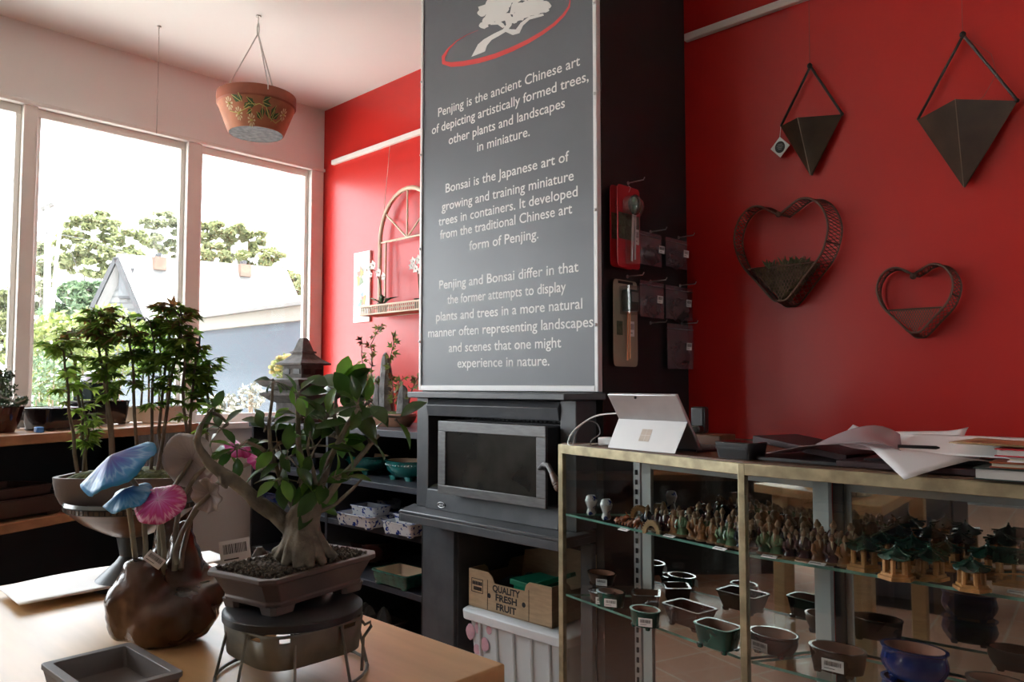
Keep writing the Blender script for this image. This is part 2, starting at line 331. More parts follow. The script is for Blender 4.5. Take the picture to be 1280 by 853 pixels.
wv = e1+rdir*RL*.38-Vector((0,0,.62)); sn = Vector((rdir.y,-rdir.x,0)); sn = sn if sn.dot(-e1) > 0 else -sn
MB().bar(wv-rdir*1.0+sn*.02, wv+rdir*.9+sn*.02, .06, .5).build('window', mat('house_pane2', (.012,.013,.015), .2), t, True, smooth=0)
def quadleaf(b, p, L, W, n, m=0):
    n = n.normalized(); a = n.orthogonal().normalized(); a = Matrix.Rotation(random.uniform(0, 2*pi), 3, n) @ a; c = n.cross(a)
    b.add([p-a*L/2, p+c*W/2, p+a*L/2, p-c*W/2], [(0,1,2,3)], m)
def rdirv(): 
    v = Vector((random.gauss(0,1), random.gauss(0,1), random.gauss(0,1))); return v.normalized()
M_g1 = leafmat('gum_leaf', (.105,.122,.048), (.140,.155,.075), .6, 0, .5, .5); M_g2 = leafmat('gum_leaf_pale', (.12,.135,.075), (.15,.16,.10), .6, 0, .5, .5); M_g3 = leafmat('dense_green_leaf', (.055,.092,.048), (.08,.122,.062), .6, 0, .5, .6)
M_tr = mat('gum_trunk', (.085,.078,.07), .8)
def tree(px, ptop, pbase_w, dep, label, blobs, m, name='gum_tree', n=1500, leaf=.35):
    """blobs: (px, py, radius px) discs of foliage, given real depth and thickness at distance dep"""
    base = D(px, 470, dep); t = thing(name, label, 'tree', (base.x, base.y, -.3)); k = dep/FPX
    b = MB(); tr = MB(); foot = Vector((base.x, base.y, -.3)); tot = sum(r*r for _, _, r in blobs)
    fork = foot + (D(px, ptop, dep)-foot)*.35
    tr.tube([foot, fork], [pbase_w*k, pbase_w*k*.7], 7)
    for (x, y, r) in blobs:
        c = D(x, y, dep + random.uniform(-1.5, 1.5)); R = r*k
        tr.tube([fork, (fork+c)/2 + rdirv()*R*.25, c], [pbase_w*k*.55, pbase_w*k*.35, pbase_w*k*.1], 5)
        sc_ = [c+Vector((q.x, q.y, q.z*.7))*R*random.uniform(.55, 1.05) for q in [rdirv() for _ in range(9)]]
        for s0 in sc_: tr.tube([c, s0], [pbase_w*k*.1, pbase_w*k*.04], 4)
        for _ in range(int(n*r*r/tot)):
            q = rdirv()*random.uniform(.3, 1)**.5; q = Vector((q.x, q.y, q.z*.45))*R*.42
            quadleaf(b, random.choice(sc_)+q, leaf*random.uniform(.7, 1.4), leaf*random.uniform(.35, .8), rdirv())
    tr.build('trunk', M_tr, t, True); b.build('foliage', m, t, True, smooth=0)
tree(118, 290, 3, 48, 'tall spreading gum tree left of the gabled house', [(85,300,18),(105,285,20),(125,278,22),(145,292,20),(165,300,17),(98,320,20),(130,312,22),(150,325,18),(120,338,18),(85,330,16),(165,318,14)], M_g1, n=4200, leaf=.42)
tree(205, 300, 2, 55, 'thin pale gum tree rising behind the brick chimney', [(190,278,12),(205,272,14),(222,285,14),(200,305,16),(225,312,16),(185,300,8)], M_g2, n=1500, leaf=.42)
tree(292, 300, 3, 46, 'broad gum tree behind the long pale roof', [(255,292,18),(275,288,18),(298,292,18),(318,298,16),(262,315,18),(290,318,18),(318,325,18),(338,320,14),(350,345,14),(365,352,14),(345,362,14),(372,365,10),(240,300,14)], M_g1, n=4200, leaf=.42)
tree(92, 350, 3, 34, 'dense dark green tree between pole and gable', [(90,365,17),(110,362,18),(125,372,15),(80,380,15),(105,383,18),(130,388,13),(70,395,14)], M_g3, 'leafy_tree', n=2300, leaf=.45)
tree(20, 350, 3, 36, 'hazy green tree left of the first mullion', [(5,375,20),(20,400,20),(-10,395,22),(5,430,22),(25,365,10),(30,430,16)], M_g1, 'leafy_tree', n=1800, leaf=.5)
tree(55, 330, 2, 40, 'slim gum tree just left of the power pole', [(50,310,10),(52,335,14),(48,360,14),(56,385,14),(50,410,16)], M_g2, n=1200, leaf=.5)
# power pole, crossarm and wires
pp = D(60, 470, 20); t = thing('power_pole', 'pale power pole standing beyond the middle window pane', 'pole', (pp.x, pp.y, -.3)); k = 20/FPX
M_pole = mat('weathered_pole', (.14,.135,.128), .8)
tp = D(60, 258, 20); MB().tube([(pp.x,pp.y,-.3), (tp.x,tp.y,tp.z)], [5*k, 3.4*k], 10).build('pole', M_pole, t, True)
MB().bar(D(52, 262, 20), D(67, 255, 20), .09, .1).build('crossarm', M_gut, t, True)
MB().tube([D(66, 385, 19.6), D(70, 330, 19.8), D(78, 262, 20)], .05, 6).build('stay', M_pole, t, True)
b = MB(); b.tube([D(64,291,20), D(110,300,22), D(160,318,25), D(197,331,28)], .016, 4); b.tube([D(60,291,20), D(20,291,18), D(-40,288,15)], .016, 4); b.build('service_wire', M_gut, t, True)
# garden just outside the glass
def bush(c, r, n, m, label, name, L=.09, flower=None):
    t = thing(name, label, 'plant', (c.x, c.y, -.3)); b = MB(); s = MB()
    for k in range(5): s.tube([(c.x+random.uniform(-.1,.1)*r, c.y+random.uniform(-.1,.1)*r, -.3), c+rdirv()*r*.5], [.012, .005], 5)
    for _ in range(n): quadleaf(b, c+Vector(rdirv())*r*random.uniform(.4,1)**.5, L*random.uniform(.7,1.3), L*.5, rdirv())
    s.build('stem', M_twig, t, True); b.build('foliage', m, t, True, smooth=0)
    if flower:
        f = MB()
        for _ in range(flower[1]): f.ball(c+Vector(rdirv())*r*.95, flower[2], 6, 4, sc=(1,1,.6), jit=.25)
        f.build('flower', flower[0], t, True)
    return t
M_yel = mat('yellow_flower', (.16,.12,.015), .6); M_wfl = mat('pale_flower', (.14,.14,.11), .6); M_lg = leafmat('sunlit_shrub', (.075,.10,.018), (.12,.145,.04), .6, 0, .5, 3)
bush(D(75, 450, 6.6), .42, 1500, M_lg, 'sunlit yellow green shrub outside behind the black pots', 'garden_shrub', .08)
bush(D(135, 430, 8.5), .45, 1100, M_lg, 'rounded green shrub outside between the maple trunks', 'garden_shrub', .08)
bush(D(55, 480, 5.8), .25, 700, M_g3, 'dark small leaved shrub outside by the first mullion', 'garden_shrub', .05)
bush(D(116, 482, 7.3), .2, 400, M_lg, 'low grassy clump outside near the cream pot', 'garden_shrub', .09)
bush(D(279, 512, 5.6), .13, 300, M_wfl, 'pale flowering clump outside at the sill of the right pane', 'flowering_plant', .05, (M_wfl, 24, .02))
bush(D(315, 495, 5.5), .1, 220, M_wfl, 'tall pale plume plant outside in front of the blue shed', 'flowering_plant', .04)
bush(D(358, 462, 5.3), .10, 200, M_lg, 'yellow flowering plant outside beside the stone pagoda', 'flowering_plant', .05, (M_yel, 26, .025))
# ------------------------------------------------------------------ text and barcode helpers
def text_mesh(s, size=1, bold=0, align='LEFT'):
    c = bpy.data.curves.new('lettering', 'FONT'); c.body = s; c.size = size; c.align_x = align; c.offset = bold; c.resolution_u = 3
    o = bpy.data.objects.new('lettering', c); COL.objects.link(o); bpy.context.view_layer.update()
    me = bpy.data.meshes.new_from_object(o.evaluated_get(bpy.context.evaluated_depsgraph_get())); bpy.data.objects.remove(o); bpy.data.curves.remove(c)
    V = [v.co.copy() for v in me.vertices]; F = [list(p.vertices) for p in me.polygons]; bpy.data.meshes.remove(me); return V, F
def put_text(b, s, pL, xdir, up, width=None, size=.05, bold=0, off=.0006, center=False):
    V, F = text_mesh(s, size, bold); x0 = min(v.x for v in V); x1 = max(v.x for v in V); k = (width/(x1-x0)) if width else 1
    xd = Vector(xdir).normalized(); u = Vector(up).normalized(); nrm = xd.cross(u); sh = -(x1-x0)*k/2 if center else 0
    b.add([Vector(pL) + xd*((v.x-x0)*k+sh) + u*v.y + nrm*off for v in V], F)
def sticker(parent, c, xdir, up, w, h, name='price_sticker'):
    """white price label with a printed barcode, lying on a surface whose outward normal is xdir x up"""
    xd = Vector(xdir).normalized(); u = Vector(up).normalized(); nn = xd.cross(u); c = Vector(c)
    b = MB(); b.prism([c-xd*w/2-u*h/2, c+xd*w/2-u*h/2, c+xd*w/2+u*h/2, c-xd*w/2+u*h/2], nn*.0008); s = b.build(name, M_paper, parent, smooth=0)
    q = MB(); x = -w*.38
    while x < w*.38:
        ww = random.choice((.012, .02, .03))*w; a = c+xd*x+nn*.0012; q.add([a-u*h*.05, a+xd*ww-u*h*.05, a+xd*ww+u*h*.34, a+u*h*.34], [(0,1,2,3)]); x += ww+random.choice((.015,.025))*w
    q.add([c+nn*.0012-xd*w*.38-u*h*.30, c+nn*.0012+xd*w*.1-u*h*.30, c+nn*.0012+xd*w*.1-u*h*.25, c+nn*.0012-xd*w*.38-u*h*.25], [(0,1,2,3)])
    q.build('barcode', M_ink, s, smooth=0); return s

# ------------------------------------------------------------------ banner
BY = 1.956
t = thing('banner_sign', 'tall charcoal sign with white text about Penjing and Bonsai on the chimney', 'sign', ((CX0+CX1)/2, BY, 1.135))
bx0, bx1, bz0, bz1 = -2.372, -1.484, 1.137, 2.785
M_ban = mat('banner_print', (.085,.092,.108), .42, var=.03)
M_bw = mat('banner_white', (.74,.72,.70), .5, var=.02); M_bred = mat('banner_red', (.55,.03,.03), .45, var=.04); M_bf = mat('white_sign_frame', (.74,.73,.73), .35, var=.03)
MB().box(bx0+.012, bx1-.012, BY, CY, bz0+.018, bz1).build('panel', M_ban, t, True, smooth=0)
b = MB(); b.box(bx0, bx0+.013, BY-.006, CY, bz0, bz1); b.box(bx1-.015, bx1, BY-.006, CY, bz0, bz1); b.box(bx0+.013, bx1-.015, BY-.006, CY, bz0, bz0+.020); b.build('frame', M_bf, t, True, bevel=.002)
b = MB()
for z in (1.35, 1.72, 2.1, 2.4):
    b.ball((bx1-.0075, BY-.007, z), .0055, 8, 5); b.ball((bx0+.006, BY-.007, z-.02), .005, 8, 5)
b.build('screw', M_silver, t, True)
LN = [("Penjing is the ancient Chinese art",547.5,145.5,728,81.7),("of depicting artistically formed trees,",539.5,166.3,739,102.4),("other plants and landscapes",560.9,179.6,708.7,135),("in miniature.",597,189,664,170),
 ("Bonsai is the Japanese art of",557,240,714,202),("growing and training miniature",552,263,720,226),("trees in containers. It developed",548,280,725,248),("from the traditional Chinese art",550,296,718,270),("form of Penjing.",587,311,675,300),
 ("Penjing and Bonsai differ in that",549,358,726,344),("the former attempts to display",559,377,710,368),("plants and trees in a more natural",545,398,731,390),("manner often representing landscapes",535,419,745,412),("and scenes that one might",561,439,704,436),("experience in nature.",572,459,689,458)]
for grp in (LN[:4], LN[4:9], LN[9:]):
    for s, xl, yl, xr, yr in grp:
        b = MB()
        a, c = Y(xl, yl, BY), Y(xr, yr, BY); z = (a.z+c.z)/2; w = (c.x-a.x)*.985; mx = (a.x+c.x)/2-.004
        put_text(b, s, (mx-w/2, BY, z), (1,0,0), (0,0,1), w, .0505, .0004)
        b.build('lettering', M_bw, t, True, smooth=0)
def C1(x, y): return Y(500+x/3.368, y/3.368, BY-.0008)
b = MB()
def flat(b, pts, dy=0): 
    p = [C1(*q) + Vector((0,-dy,0)) for q in pts]; b.add(p, [tuple(range(len(p)))])
flat(b, [(300,240),(328,187),(352,166),(398,140),(432,124),(447,104),(440,78),(424,55),(462,55),(474,80),(470,106),(452,130),(417,151),(386,168),(366,192),(358,217)])
flat(b, [(440,132),(452,122),(488,124),(508,96),(545,69),(603,57),(606,66),(545,83),(518,108),(503,140),(475,148)], .0002)
flat(b, [(420,88),(436,100),(444,112),(432,118),(412,104),(380,105),(384,96)], .0004)
flat(b, [(462,60),(470,20),(500,-20),(515,-15),(488,25),(480,62)], .0006)
k = 0
for (x, y, rx, ry) in [(345,55,18,16),(365,40,36,24),(390,18,30,24),(420,38,40,26),(400,70,42,22),(372,88,26,18),(352,108,22,14),(430,72,26,20),(440,10,36,26),(480,-12,40,26),(425,-30,40,24),(520,-25,46,28),(570,-10,40,26),(505,35,34,24),(540,30,38,26),(575,20,40,26),(610,25,26,20),(600,42,28,14),(555,52,36,14),(500,70,28,20),(478,85,20,16),(520,60,30,18),(470,-60,60,30),(540,-60,50,26)]:
    k += 1; n = 14; flat(b, [(x+rx*cos(2*pi*i/n)*random.uniform(.82,1.12), y+ry*sin(2*pi*i/n)*random.uniform(.82,1.12)) for i in range(n)], .0006+.00003*k)
lg = b.build('tree_emblem', M_bw, t, True, smooth=0)
cl = [(330,127,1),(285,145,2),(240,172,4),(205,205,8),(182,240,14),(184,264,18),(215,272,20),(265,268,21),(330,256,21),(400,236,20),(470,208,19),(540,174,17),(600,138,15),(650,102,13),(690,62,11),(712,28,8),(716,5,4),(712,-20,2)]
b = MB(); L = []; Rr = []
for i, (x, y, w) in enumerate(cl):
    a = cl[max(i-1,0)]; c = cl[min(i+1,len(cl)-1)]; dx, dy = c[0]-a[0], c[1]-a[1]; q = sqrt(dx*dx+dy*dy); nx, ny = -dy/q, dx/q
    L.append(C1(x+nx*w/2, y+ny*w/2)+Vector((0,-.0002,0))); Rr.append(C1(x-nx*w/2, y-ny*w/2)+Vector((0,-.0002,0)))
for i in range(len(cl)-1): b.add([L[i], L[i+1], Rr[i+1], Rr[i]], [(0,1,2,3)])
b.build('swoosh_emblem', M_bred, t, True, smooth=0)

# ------------------------------------------------------------------ wood heater under the chimney
SY = 1.87; sx0, sx1 = -2.282, -1.510; HZ, MZ = .705, 1.137
t = thing('wood_heater', 'grey built-in wood heater with glass door under the text banner', 'heater', ((sx0+sx1)/2, 2.1, 0))
def plate(b, x0, x1, yb, yf, z0, z1, ch): b.prism([(x0, yb, z0), (x0+ch, yf, z0), (x1-ch, yf, z0), (x1, yb, z0)], (0,0,z1-z0))
b = MB(); plate(b, -2.335, -1.470, CY, 1.825, MZ-.026, MZ-.004, .05); b.build('mantel', M_steel, t, True, bevel=.003)
dx0, dx1 = -2.215, -1.575
b = MB(); b.box(sx0, dx0, SY, 2.05, HZ, MZ-.026); b.box(dx1, sx1, SY, 2.05, HZ, MZ-.026)
b.box(dx0, dx1, 2.0, 2.05, HZ, MZ-.026); b.build('surround', M_steel, t, True, bevel=.003)
b = MB(); b.prism([(dx0, SY+.005, MZ-.03), (dx0, 1.99, MZ-.03), (dx0, 1.99, 1.04), (dx0, SY-.004, 1.045), (dx0, SY-.012, 1.085)], (dx1-dx0,0,0)); b.build('hood_panel', M_steel, t, True, bevel=.002)
b = MB(); x = dx0+.03
while x < dx1-.03: b.box(x, x+.012, 1.985, 1.999, 1.02, 1.035); x += .02
b.build('vent', M_dark, t, True)
b = MB(); b.prism([(dx0, SY-.012, HZ), (dx0, 1.99, HZ), (dx0, 1.99, .79), (dx0, SY+.03, .79), (dx0, SY-.004, .775)], (dx1-dx0,0,0)); b.build('ash_panel', M_steel, t, True, bevel=.002)
MB().box(dx0, dx1, 1.93, 2.0, .79, 1.03).build('firebox', M_dark, t, True)
# door
DY = 1.805
c = [Y(547, 524.5, DY), Y(682, 535, DY), Y(682, 641, DY), Y(547.5, 614, DY)]
ox0, ox1 = (c[0].x+c[3].x)/2, (c[1].x+c[2].x)/2; oz1, oz0 = (c[0].z+c[1].z)/2, (c[2].z+c[3].z)/2
gi = [Y(556.5, 538, DY), Y(670, 548.5, DY), Y(670, 624, DY), Y(556.5, 606, DY)]; ix0, ix1 = (gi[0].x+gi[3].x)/2, (gi[1].x+gi[2].x)/2; iz1, iz0 = (gi[0].z+gi[1].z)/2, (gi[2].z+gi[3].z)/2
b = MB(); b.box(ox0, ox1, DY, DY+.012, iz1, oz1); b.box(ox0, ox1, DY, DY+.012, oz0, iz0); b.box(ox0, ix0, DY, DY+.012, iz0, iz1); b.box(ix1, ox1, DY, DY+.012, iz0, iz1)
d = b.build('door', M_steel2, t, True, bevel=.002)
MB().box(ox0+.006, ox1-.004, DY+.012, 1.935, oz0+.006, oz1-.006).build('door_body', M_dark, d, True, bevel=.004)
MB().box(ix0, ix1, DY+.005, DY+.011, iz0, iz1).build('door_glass', M_smoke, d, True)
hp = [Y(674, 586, DY-.01), Y(679, 581, DY-.028), Y(685, 582, DY-.04), Y(690, 592, DY-.05), Y(695, 604, DY-.06), Y(699, 613, DY-.066)]
b = MB(); b.tube(hp[:4], [.006,.007,.008,.008], 10); b.tube([hp[0]+Vector((0,.02,0)), hp[0]], .006, 8); h = b.build('door_handle', M_steel2, d, True)
b = MB(); P3, P5 = hp[3], hp[5]; pts = [P3.lerp(P5, q) for q in (0,.12,.15,.5,.6,.65,.72,.77,.84,1)]; b.tube(pts, [.009,.009,.010,.0125,.0125,.011,.013,.011,.0125,.009], 12); b.build('grip', mat('dark_timber_grip', (.09,.05,.035), .35), h, True)
bc = Y(551, 631.5, SY-.014); b = MB(); b.lathe([(.0,0),(.02,0),(.02,.004),(0,.004)], 20, sx=1, sy=.5, T=Matrix.Translation((bc.x, SY-.0085, bc.z)) @ Matrix.Rotation(pi/2, 4, 'X')); bd = b.build('badge', M_dark, t, True)
b = MB(); b.tube([(bc.x+.0195*cos(a*pi/12), SY-.0128, bc.z+.0095*sin(a*pi/12)) for a in range(24)], .0011, 5, closed=True)
for k in range(4): b.box(bc.x-.012+k*.0065, bc.x-.008+k*.0065, SY-.0135, SY-.0125, bc.z-.004, bc.z+.004)
b.build('badge_rim', M_silver, bd, True)
# hearth shelf and legs
b = MB(); b.prism([(-2.335, SY+.03, HZ-.012), (-2.255, 1.770, HZ-.012), (-1.478, 1.770, HZ-.012), (-1.478, SY+.03, HZ-.012)], (0,0,.012)); b.prism([(-2.275, 1.79, HZ-.012), (-2.255, 1.772, HZ-.012), (-1.50, 1.772, HZ-.012), (-1.50, 1.79, HZ-.012)], (0,0,-.03)); b.build('hearth_shelf', M_steel, t, True, bevel=.003)
b = MB(); b.box(-2.30, -1.535, 1.80, 2.0, HZ-.05, HZ-.012); b.build('hearth_apron', M_steel, t, True, bevel=.003)
b = MB(); b.box(-2.338, -2.16, 1.95, 1.971, 0, HZ-.05); b.box(-2.18, -2.16, 1.971, 2.40, 0, HZ-.05); b.build('leg', M_steel, t, True, bevel=.003)
b = MB(); b.box(-1.56, -1.513, 1.95, 1.971, 0, HZ-.05); b.build('leg', M_steel, t, True, bevel=.003)

# storage tub and fruit carton in the hollow
M_tub = mat('frosted_plastic', (.62,.67,.68), .35, var=.06, scale=5, trans=.0, sss=.2)
TZ = .345; tl = Y(577, 752, 1.955)
tx0, tx1, ty0, ty1 = tl.x, tl.x+.50, 1.955, 2.33
t = thing('storage_tub', 'frosted white plastic tub with lid under the wood heater', 'tub', ((tx0+tx1)/2, (ty0+ty1)/2, 0))
def rr(x0, x1, y0, y1, r, z, n=5):
    pts = []
    for (cx, cy, a0) in ((x1-r, y1-r, 0), (x0+r, y1-r, pi/2), (x0+r, y0+r, pi), (x1-r, y0+r, 3*pi/2)):
        for i in range(n+1): a = a0+pi/2*i/n; pts.append((cx+r*cos(a), cy+r*sin(a), z))
    return pts
b = MB(); b.loft([rr(tx0+.045, tx1-.045, ty0+.03, ty1-.03, .03, .003), rr(tx0+.018, tx1-.018, ty0+.012, ty1-.012, .03, TZ-.025)])
for k in range(5):
    x = tx0+.085+k*.083; b.tube([(x+.008*(2-k)*.3, ty0+.027, .02), (x, ty0+.011, TZ-.03)], [.007,.008], 8)
b.build('tub_body', M_tub, t, True)
b = MB(); b.loft([rr(tx0-.004, tx1+.004, ty0-.006, ty1+.006, .035, TZ-.038), rr(tx0-.006, tx1+.006, ty0-.008, ty1+.008, .035, TZ-.008), rr(tx0+.004, tx1-.004, ty0+.002, ty1-.002, .035, TZ)]); b.build('lid', mat('white_tub_lid', (.72,.74,.75), .35, var=.02), t, True, bevel=.002)
M_pk = mat('pink_contents', (.62,.20,.28), .5, var=.25, scale=30)
b = MB()
for (px, py, r) in ((588,790,9),(598,785,7),(606,806,8),(596,812,6),(611,788,5)):
    p = Y(px, py, ty0+.0125); b.ball(p, r*.0028, 10, 6, sc=(1,.05,1.1), jit=.1)
b.build('show_through_patch', mat('pink_show_through', (.60,.36,.42), .5, var=.2, scale=20), t, True)  # pink contents seen through the frosted wall, painted on it as flat blobs
cl_ = Y(586, 745, 1.985); cz = TZ; cx0, cx1, cy0, cy1 = cl_.x, cl_.x+.405, 1.985, 2.29; ch = .135
t = thing('fruit_carton', 'brown cardboard fruit carton sitting on the plastic tub lid', 'box', ((cx0+cx1)/2, (cy0+cy1)/2, cz))
def cut(x0, x1, h, dip, z0): w = x1-x0; return [(x0,z0),(x1,z0),(x1,z0+h),(x1-w*.25,z0+h),(x1-w*.29,z0+h-dip*.35),(x1-w*.31,z0+h-dip),(x0+w*.33,z0+h-dip),(x0+w*.30,z0+h-dip*.35),(x0+w*.25,z0+h),(x0,z0+h)]
b = MB(); b.box(cx0, cx1, cy0, cy1, cz+.001, cz+.006)
for y in (cy0, cy1-.005): b.prism([(x, y, z) for x, z in cut(cx0, cx1, ch, .035, cz+.002)], (0,.005,0))
for x in (cx0, cx1-.005): b.prism([(x, y, z) for y, z in cut(cy0+.005, cy1-.005, ch, .03, cz+.002)], (.005,0,0))
b.prism([(cx0+.01, cy1-.04, cz+.01), (cx1-.01, cy1-.04, cz+.01), (cx1-.01, cy1-.01, cz+.19), (cx0+.2, cy1-.01, cz+.20), (cx0+.01, cy1-.01, cz+.16)], (0,.004,0))
b.build('carton_body', M_card, t, True, bevel=.001)
b = MB(); xm = (cx0+cx1)/2-.01
for s, z, w in (('QUALITY', .075, .135), ('FRESH', .045, .105), ('FRUIT', .013, .098)): put_text(b, s, (xm, cy0, cz+z), (1,0,0), (0,0,1), w, .032, .0012, center=True)
for x in (xm-.085, xm+.085): b.add([(x+.009*cos(i*pi/6), cy0-.0008, cz+.055+.009*sin(i*pi/6)) for i in range(12)], [tuple(range(12))])
for k in range(6): b.box(cx0+.021+k*.0085, cx0+.027+k*.0085, cy0-.001, cy0+.001, cz+.082, cz+.095)
for k in range(5): b.box(cx0+.027+k*.0085, cx0+.033+k*.0085, cy0-.001, cy0+.001, cz+.063, cz+.076)
for x0_, x1_, z0_, z1_ in ((cx0+.015, cx0+.017, cz+.055, cz+.105), (cx0+.073, cx0+.075, cz+.055, cz+.105), (cx0+.015, cx0+.075, cz+.055, cz+.057), (cx0+.015, cx0+.075, cz+.103, cz+.105)): b.box(x0_, x1_, cy0-.001, cy0+.001, z0_, z1_)
for x in (cx0+.098, cx1-.105): b.box(x, x+.0015, cy0-.001, cy0+.001, cz+.004, cz+.11)
b.build('carton_print', M_ink, t, True, smooth=0)
M_gp = mat('green_plastic', (.01,.22,.12), .35)
b = MB(); g = [(cx0+.19, cy0+.02, cz+.128), (cx1-.1, cy0+.03, cz+.118), (cx1-.08, cy0+.16, cz+.122), (cx0+.22, cy0+.15, cz+.132)]; b.prism(g, (0,0,-.02)); b.prism([(cx1-.13, cy0+.03, cz+.118), (cx1-.02, cy0+.12, cz+.16), (cx1-.02, cy0+.125, cz+.145), (cx1-.12, cy0+.05, cz+.10)], (0,.03,0))
b.box(cx0+.2, cx1-.1, cy0+.03, cy0+.15, cz+.008, cz+.11)
tag(b.build('green_packet', M_gp, bevel=.002), 'green plastic packet lying in the fruit carton', 'packet')
b = MB(); b.ball((cx0+.1, cy0+.13, cz+.055), .05, 12, 8, sc=(1.1,1.6,.9), jit=.08); b.ball((cx0+.13, cy0+.2, cz+.06), .045, 12, 8, jit=.1)
tag(b.build('dark_bundle', M_plastic), 'dark bundle in the left half of the fruit carton', 'bundle')
# ------------------------------------------------------------------ pots
def sec(w, d, z, shape, n=40, r=None):
    out = []
    for i in range(n):
        a = 2*pi*(i+.5)/n; c, s = cos(a), sin(a)
        if shape == 'oval': x, y = c, s
        else:
            e = {'rect': .16, 'soft': .42}.get(shape, .16); x = abs(c)**e*(1 if c > 0 else -1); y = abs(s)**e*(1 if s > 0 else -1)
        out.append((x*w/2, y*d/2, z))
    if shape == 'cut':
        k = r or .014; W, H = w/2, d/2; out = [(W,-H+k,z),(W,H-k,z),(W-k,H,z),(-W+k,H,z),(-W,H-k,z),(-W,-H+k,z),(-W+k,-H,z),(W-k,-H,z)]
    return out
def pot(name, label, loc, rz, w, d, h, glaze, inside=None, shape='oval', prof=None, wall=.006, feet=.008, group=None, tagged=None, rim=None, cat='pot', fill=None, lip=.004, footn=None):
    """a bonsai pot: body wall with lip, bare inside, feet, and the price label where it shows"""
    t = thing(name, label, cat, loc, rz, group); z0 = feet
    pr = prof or [(.16, 0), (.10, .35), (.04, .75), (.02, .86)]
    S = lambda ins, z: sec(w*(1-ins), d*(1-ins*w/max(d, .6*w)) if shape != 'oval' else d*(1-ins), z, shape)
    R = [S(i, z0+(h-z0)*f) for i, f in pr]
    if lip: R += [sec(w-.001, d-.001, h-lip*1.3, shape), sec(w+lip, d+lip, h-lip*.9, shape), sec(w+lip, d+lip, h, shape)]
    R += [sec(w-2*wall, d-2*wall, h, shape)]
    body = MB().loft(R, True, False).build('body', glaze, t, smooth=40)
    ins = [sec(w-2*wall, d-2*wall, h, shape), sec(w*(1-pr[-1][0])-2*wall, d*(1-pr[-1][0])-2*wall, h*.8, shape), sec(w*(1-pr[0][0])-2.6*wall, d*(1-pr[0][0])-2.6*wall, z0+wall, shape)]
    ins = [list(reversed(q)) for q in ins]
    MB().loft(ins, False, True).build('inside', inside or glaze, t, smooth=40)
    if rim: MB().loft([sec(w+lip, d+lip, h, shape), sec(w+lip*.2, d+lip*.2, h+.0012, shape), sec(w-2*wall, d-2*wall, h, shape)], False, False).build('rim', rim, t, smooth=60)
    if feet:
        bw, bd = w*(1-pr[0][0]), d*(1-pr[0][0])
        for sx_ in (-1, 1):
            for sy_ in (-1, 1):
                k = .32 if shape == 'oval' else .40; fw = footn or w*.16
                MB().loft([sec(fw*.7, fw*.55, 0, 'soft', 12), sec(fw, fw*.75, z0+.002, 'soft', 12)], True, True).build('foot', glaze, t).location = (sx_*bw*k, sy_*bd*k, 0)
    if fill is not None:
        q = MB(); g = [sec(w*.92-2*wall, d*.92-2*wall, h*.78, shape), sec((w-2*wall)*.55, (d-2*wall)*.55, h*.9, shape), sec(.01, .01, h*.95, shape)]; q.loft(g, False, True).build('soil', fill, t, smooth=60)
    if tagged:
        sw, sh, side = tagged
        # label on the outer face turned to the viewer: (angle around the pot)
        a = side - rz; c, s = cos(a), sin(a)
        if shape == 'oval': p = Vector((c*w*.485, s*d*.485, h*.5)); nrm = Vector((c/w, s/d, 0)).normalized()
        else:
            nrm = Vector((0, -1, 0)); p = Vector((-w*.12, -d*.492, h*.5))
        xd = Vector((0,0,1)).cross(nrm); sticker(t, p+nrm*.0035, xd, (nrm*-.0+Vector((0,0,1))), sw, sh)
    return t

# ------------------------------------------------------------------ charcoal shelf unit along the red wall
UX0, UX1, UY = -3.80, -2.385, 2.0
t = thing('shelf_unit', 'charcoal painted shelf unit between the window and wood heater', 'shelf', ((UX0+UX1)/2, 2.24, 0))
UT = .968
MB().box(UX0-.012, UX1, UY-.012, YW-.004, UT-.028, UT).build('top', M_char, t, True, bevel=.002)
for x in (UX0, -3.10, UX1-.018): MB().box(x, x+.018, UY, YW-.02, 0, UT-.028).build('upright', M_char, t, True, bevel=.001)
for z in (.74, .55, .32, .06):
    for xa, xb in ((UX0+.018, -3.10), (-3.082, UX1-.018)): MB().box(xa, xb, UY+.002, YW-.02, z-.024, z).build('shelf', M_char, t, True, bevel=.001)
MB().box(UX0, UX1, YW-.02, YW-.008, 0, UT-.03).build('back_panel', M_dark, t, True)
def at(px, py, z): return Z(px, py, z)
TEALP = [(.34, 0), (.20, .18), (.06, .45), (.015, .72), (.03, .86)]
def teal(px, py, w, d, label):
    p = at(px, py, .74); o = pot('teal_bonsai_bowl', label, (p.x, p.y, .741), .02, w, d, .085, M_teal, M_creamin, 'oval', TEALP, .009, .016, 'teal footed bowls on the shelf unit', footn=.05)
    b = MB()
    for i in range(44): a = 2*pi*i/44; b.ball((cos(a)*w*.492, sin(a)*d*.492, .067), .0042, 6, 4)
    b.build('bead_band', M_teal, o)
teal(458, 592, .27, .19, 'teal glazed footed bowl nearer the ficus, on the upper shelf')
teal(511, 600, .24, .18, 'teal glazed footed bowl against the heater, on the upper shelf')
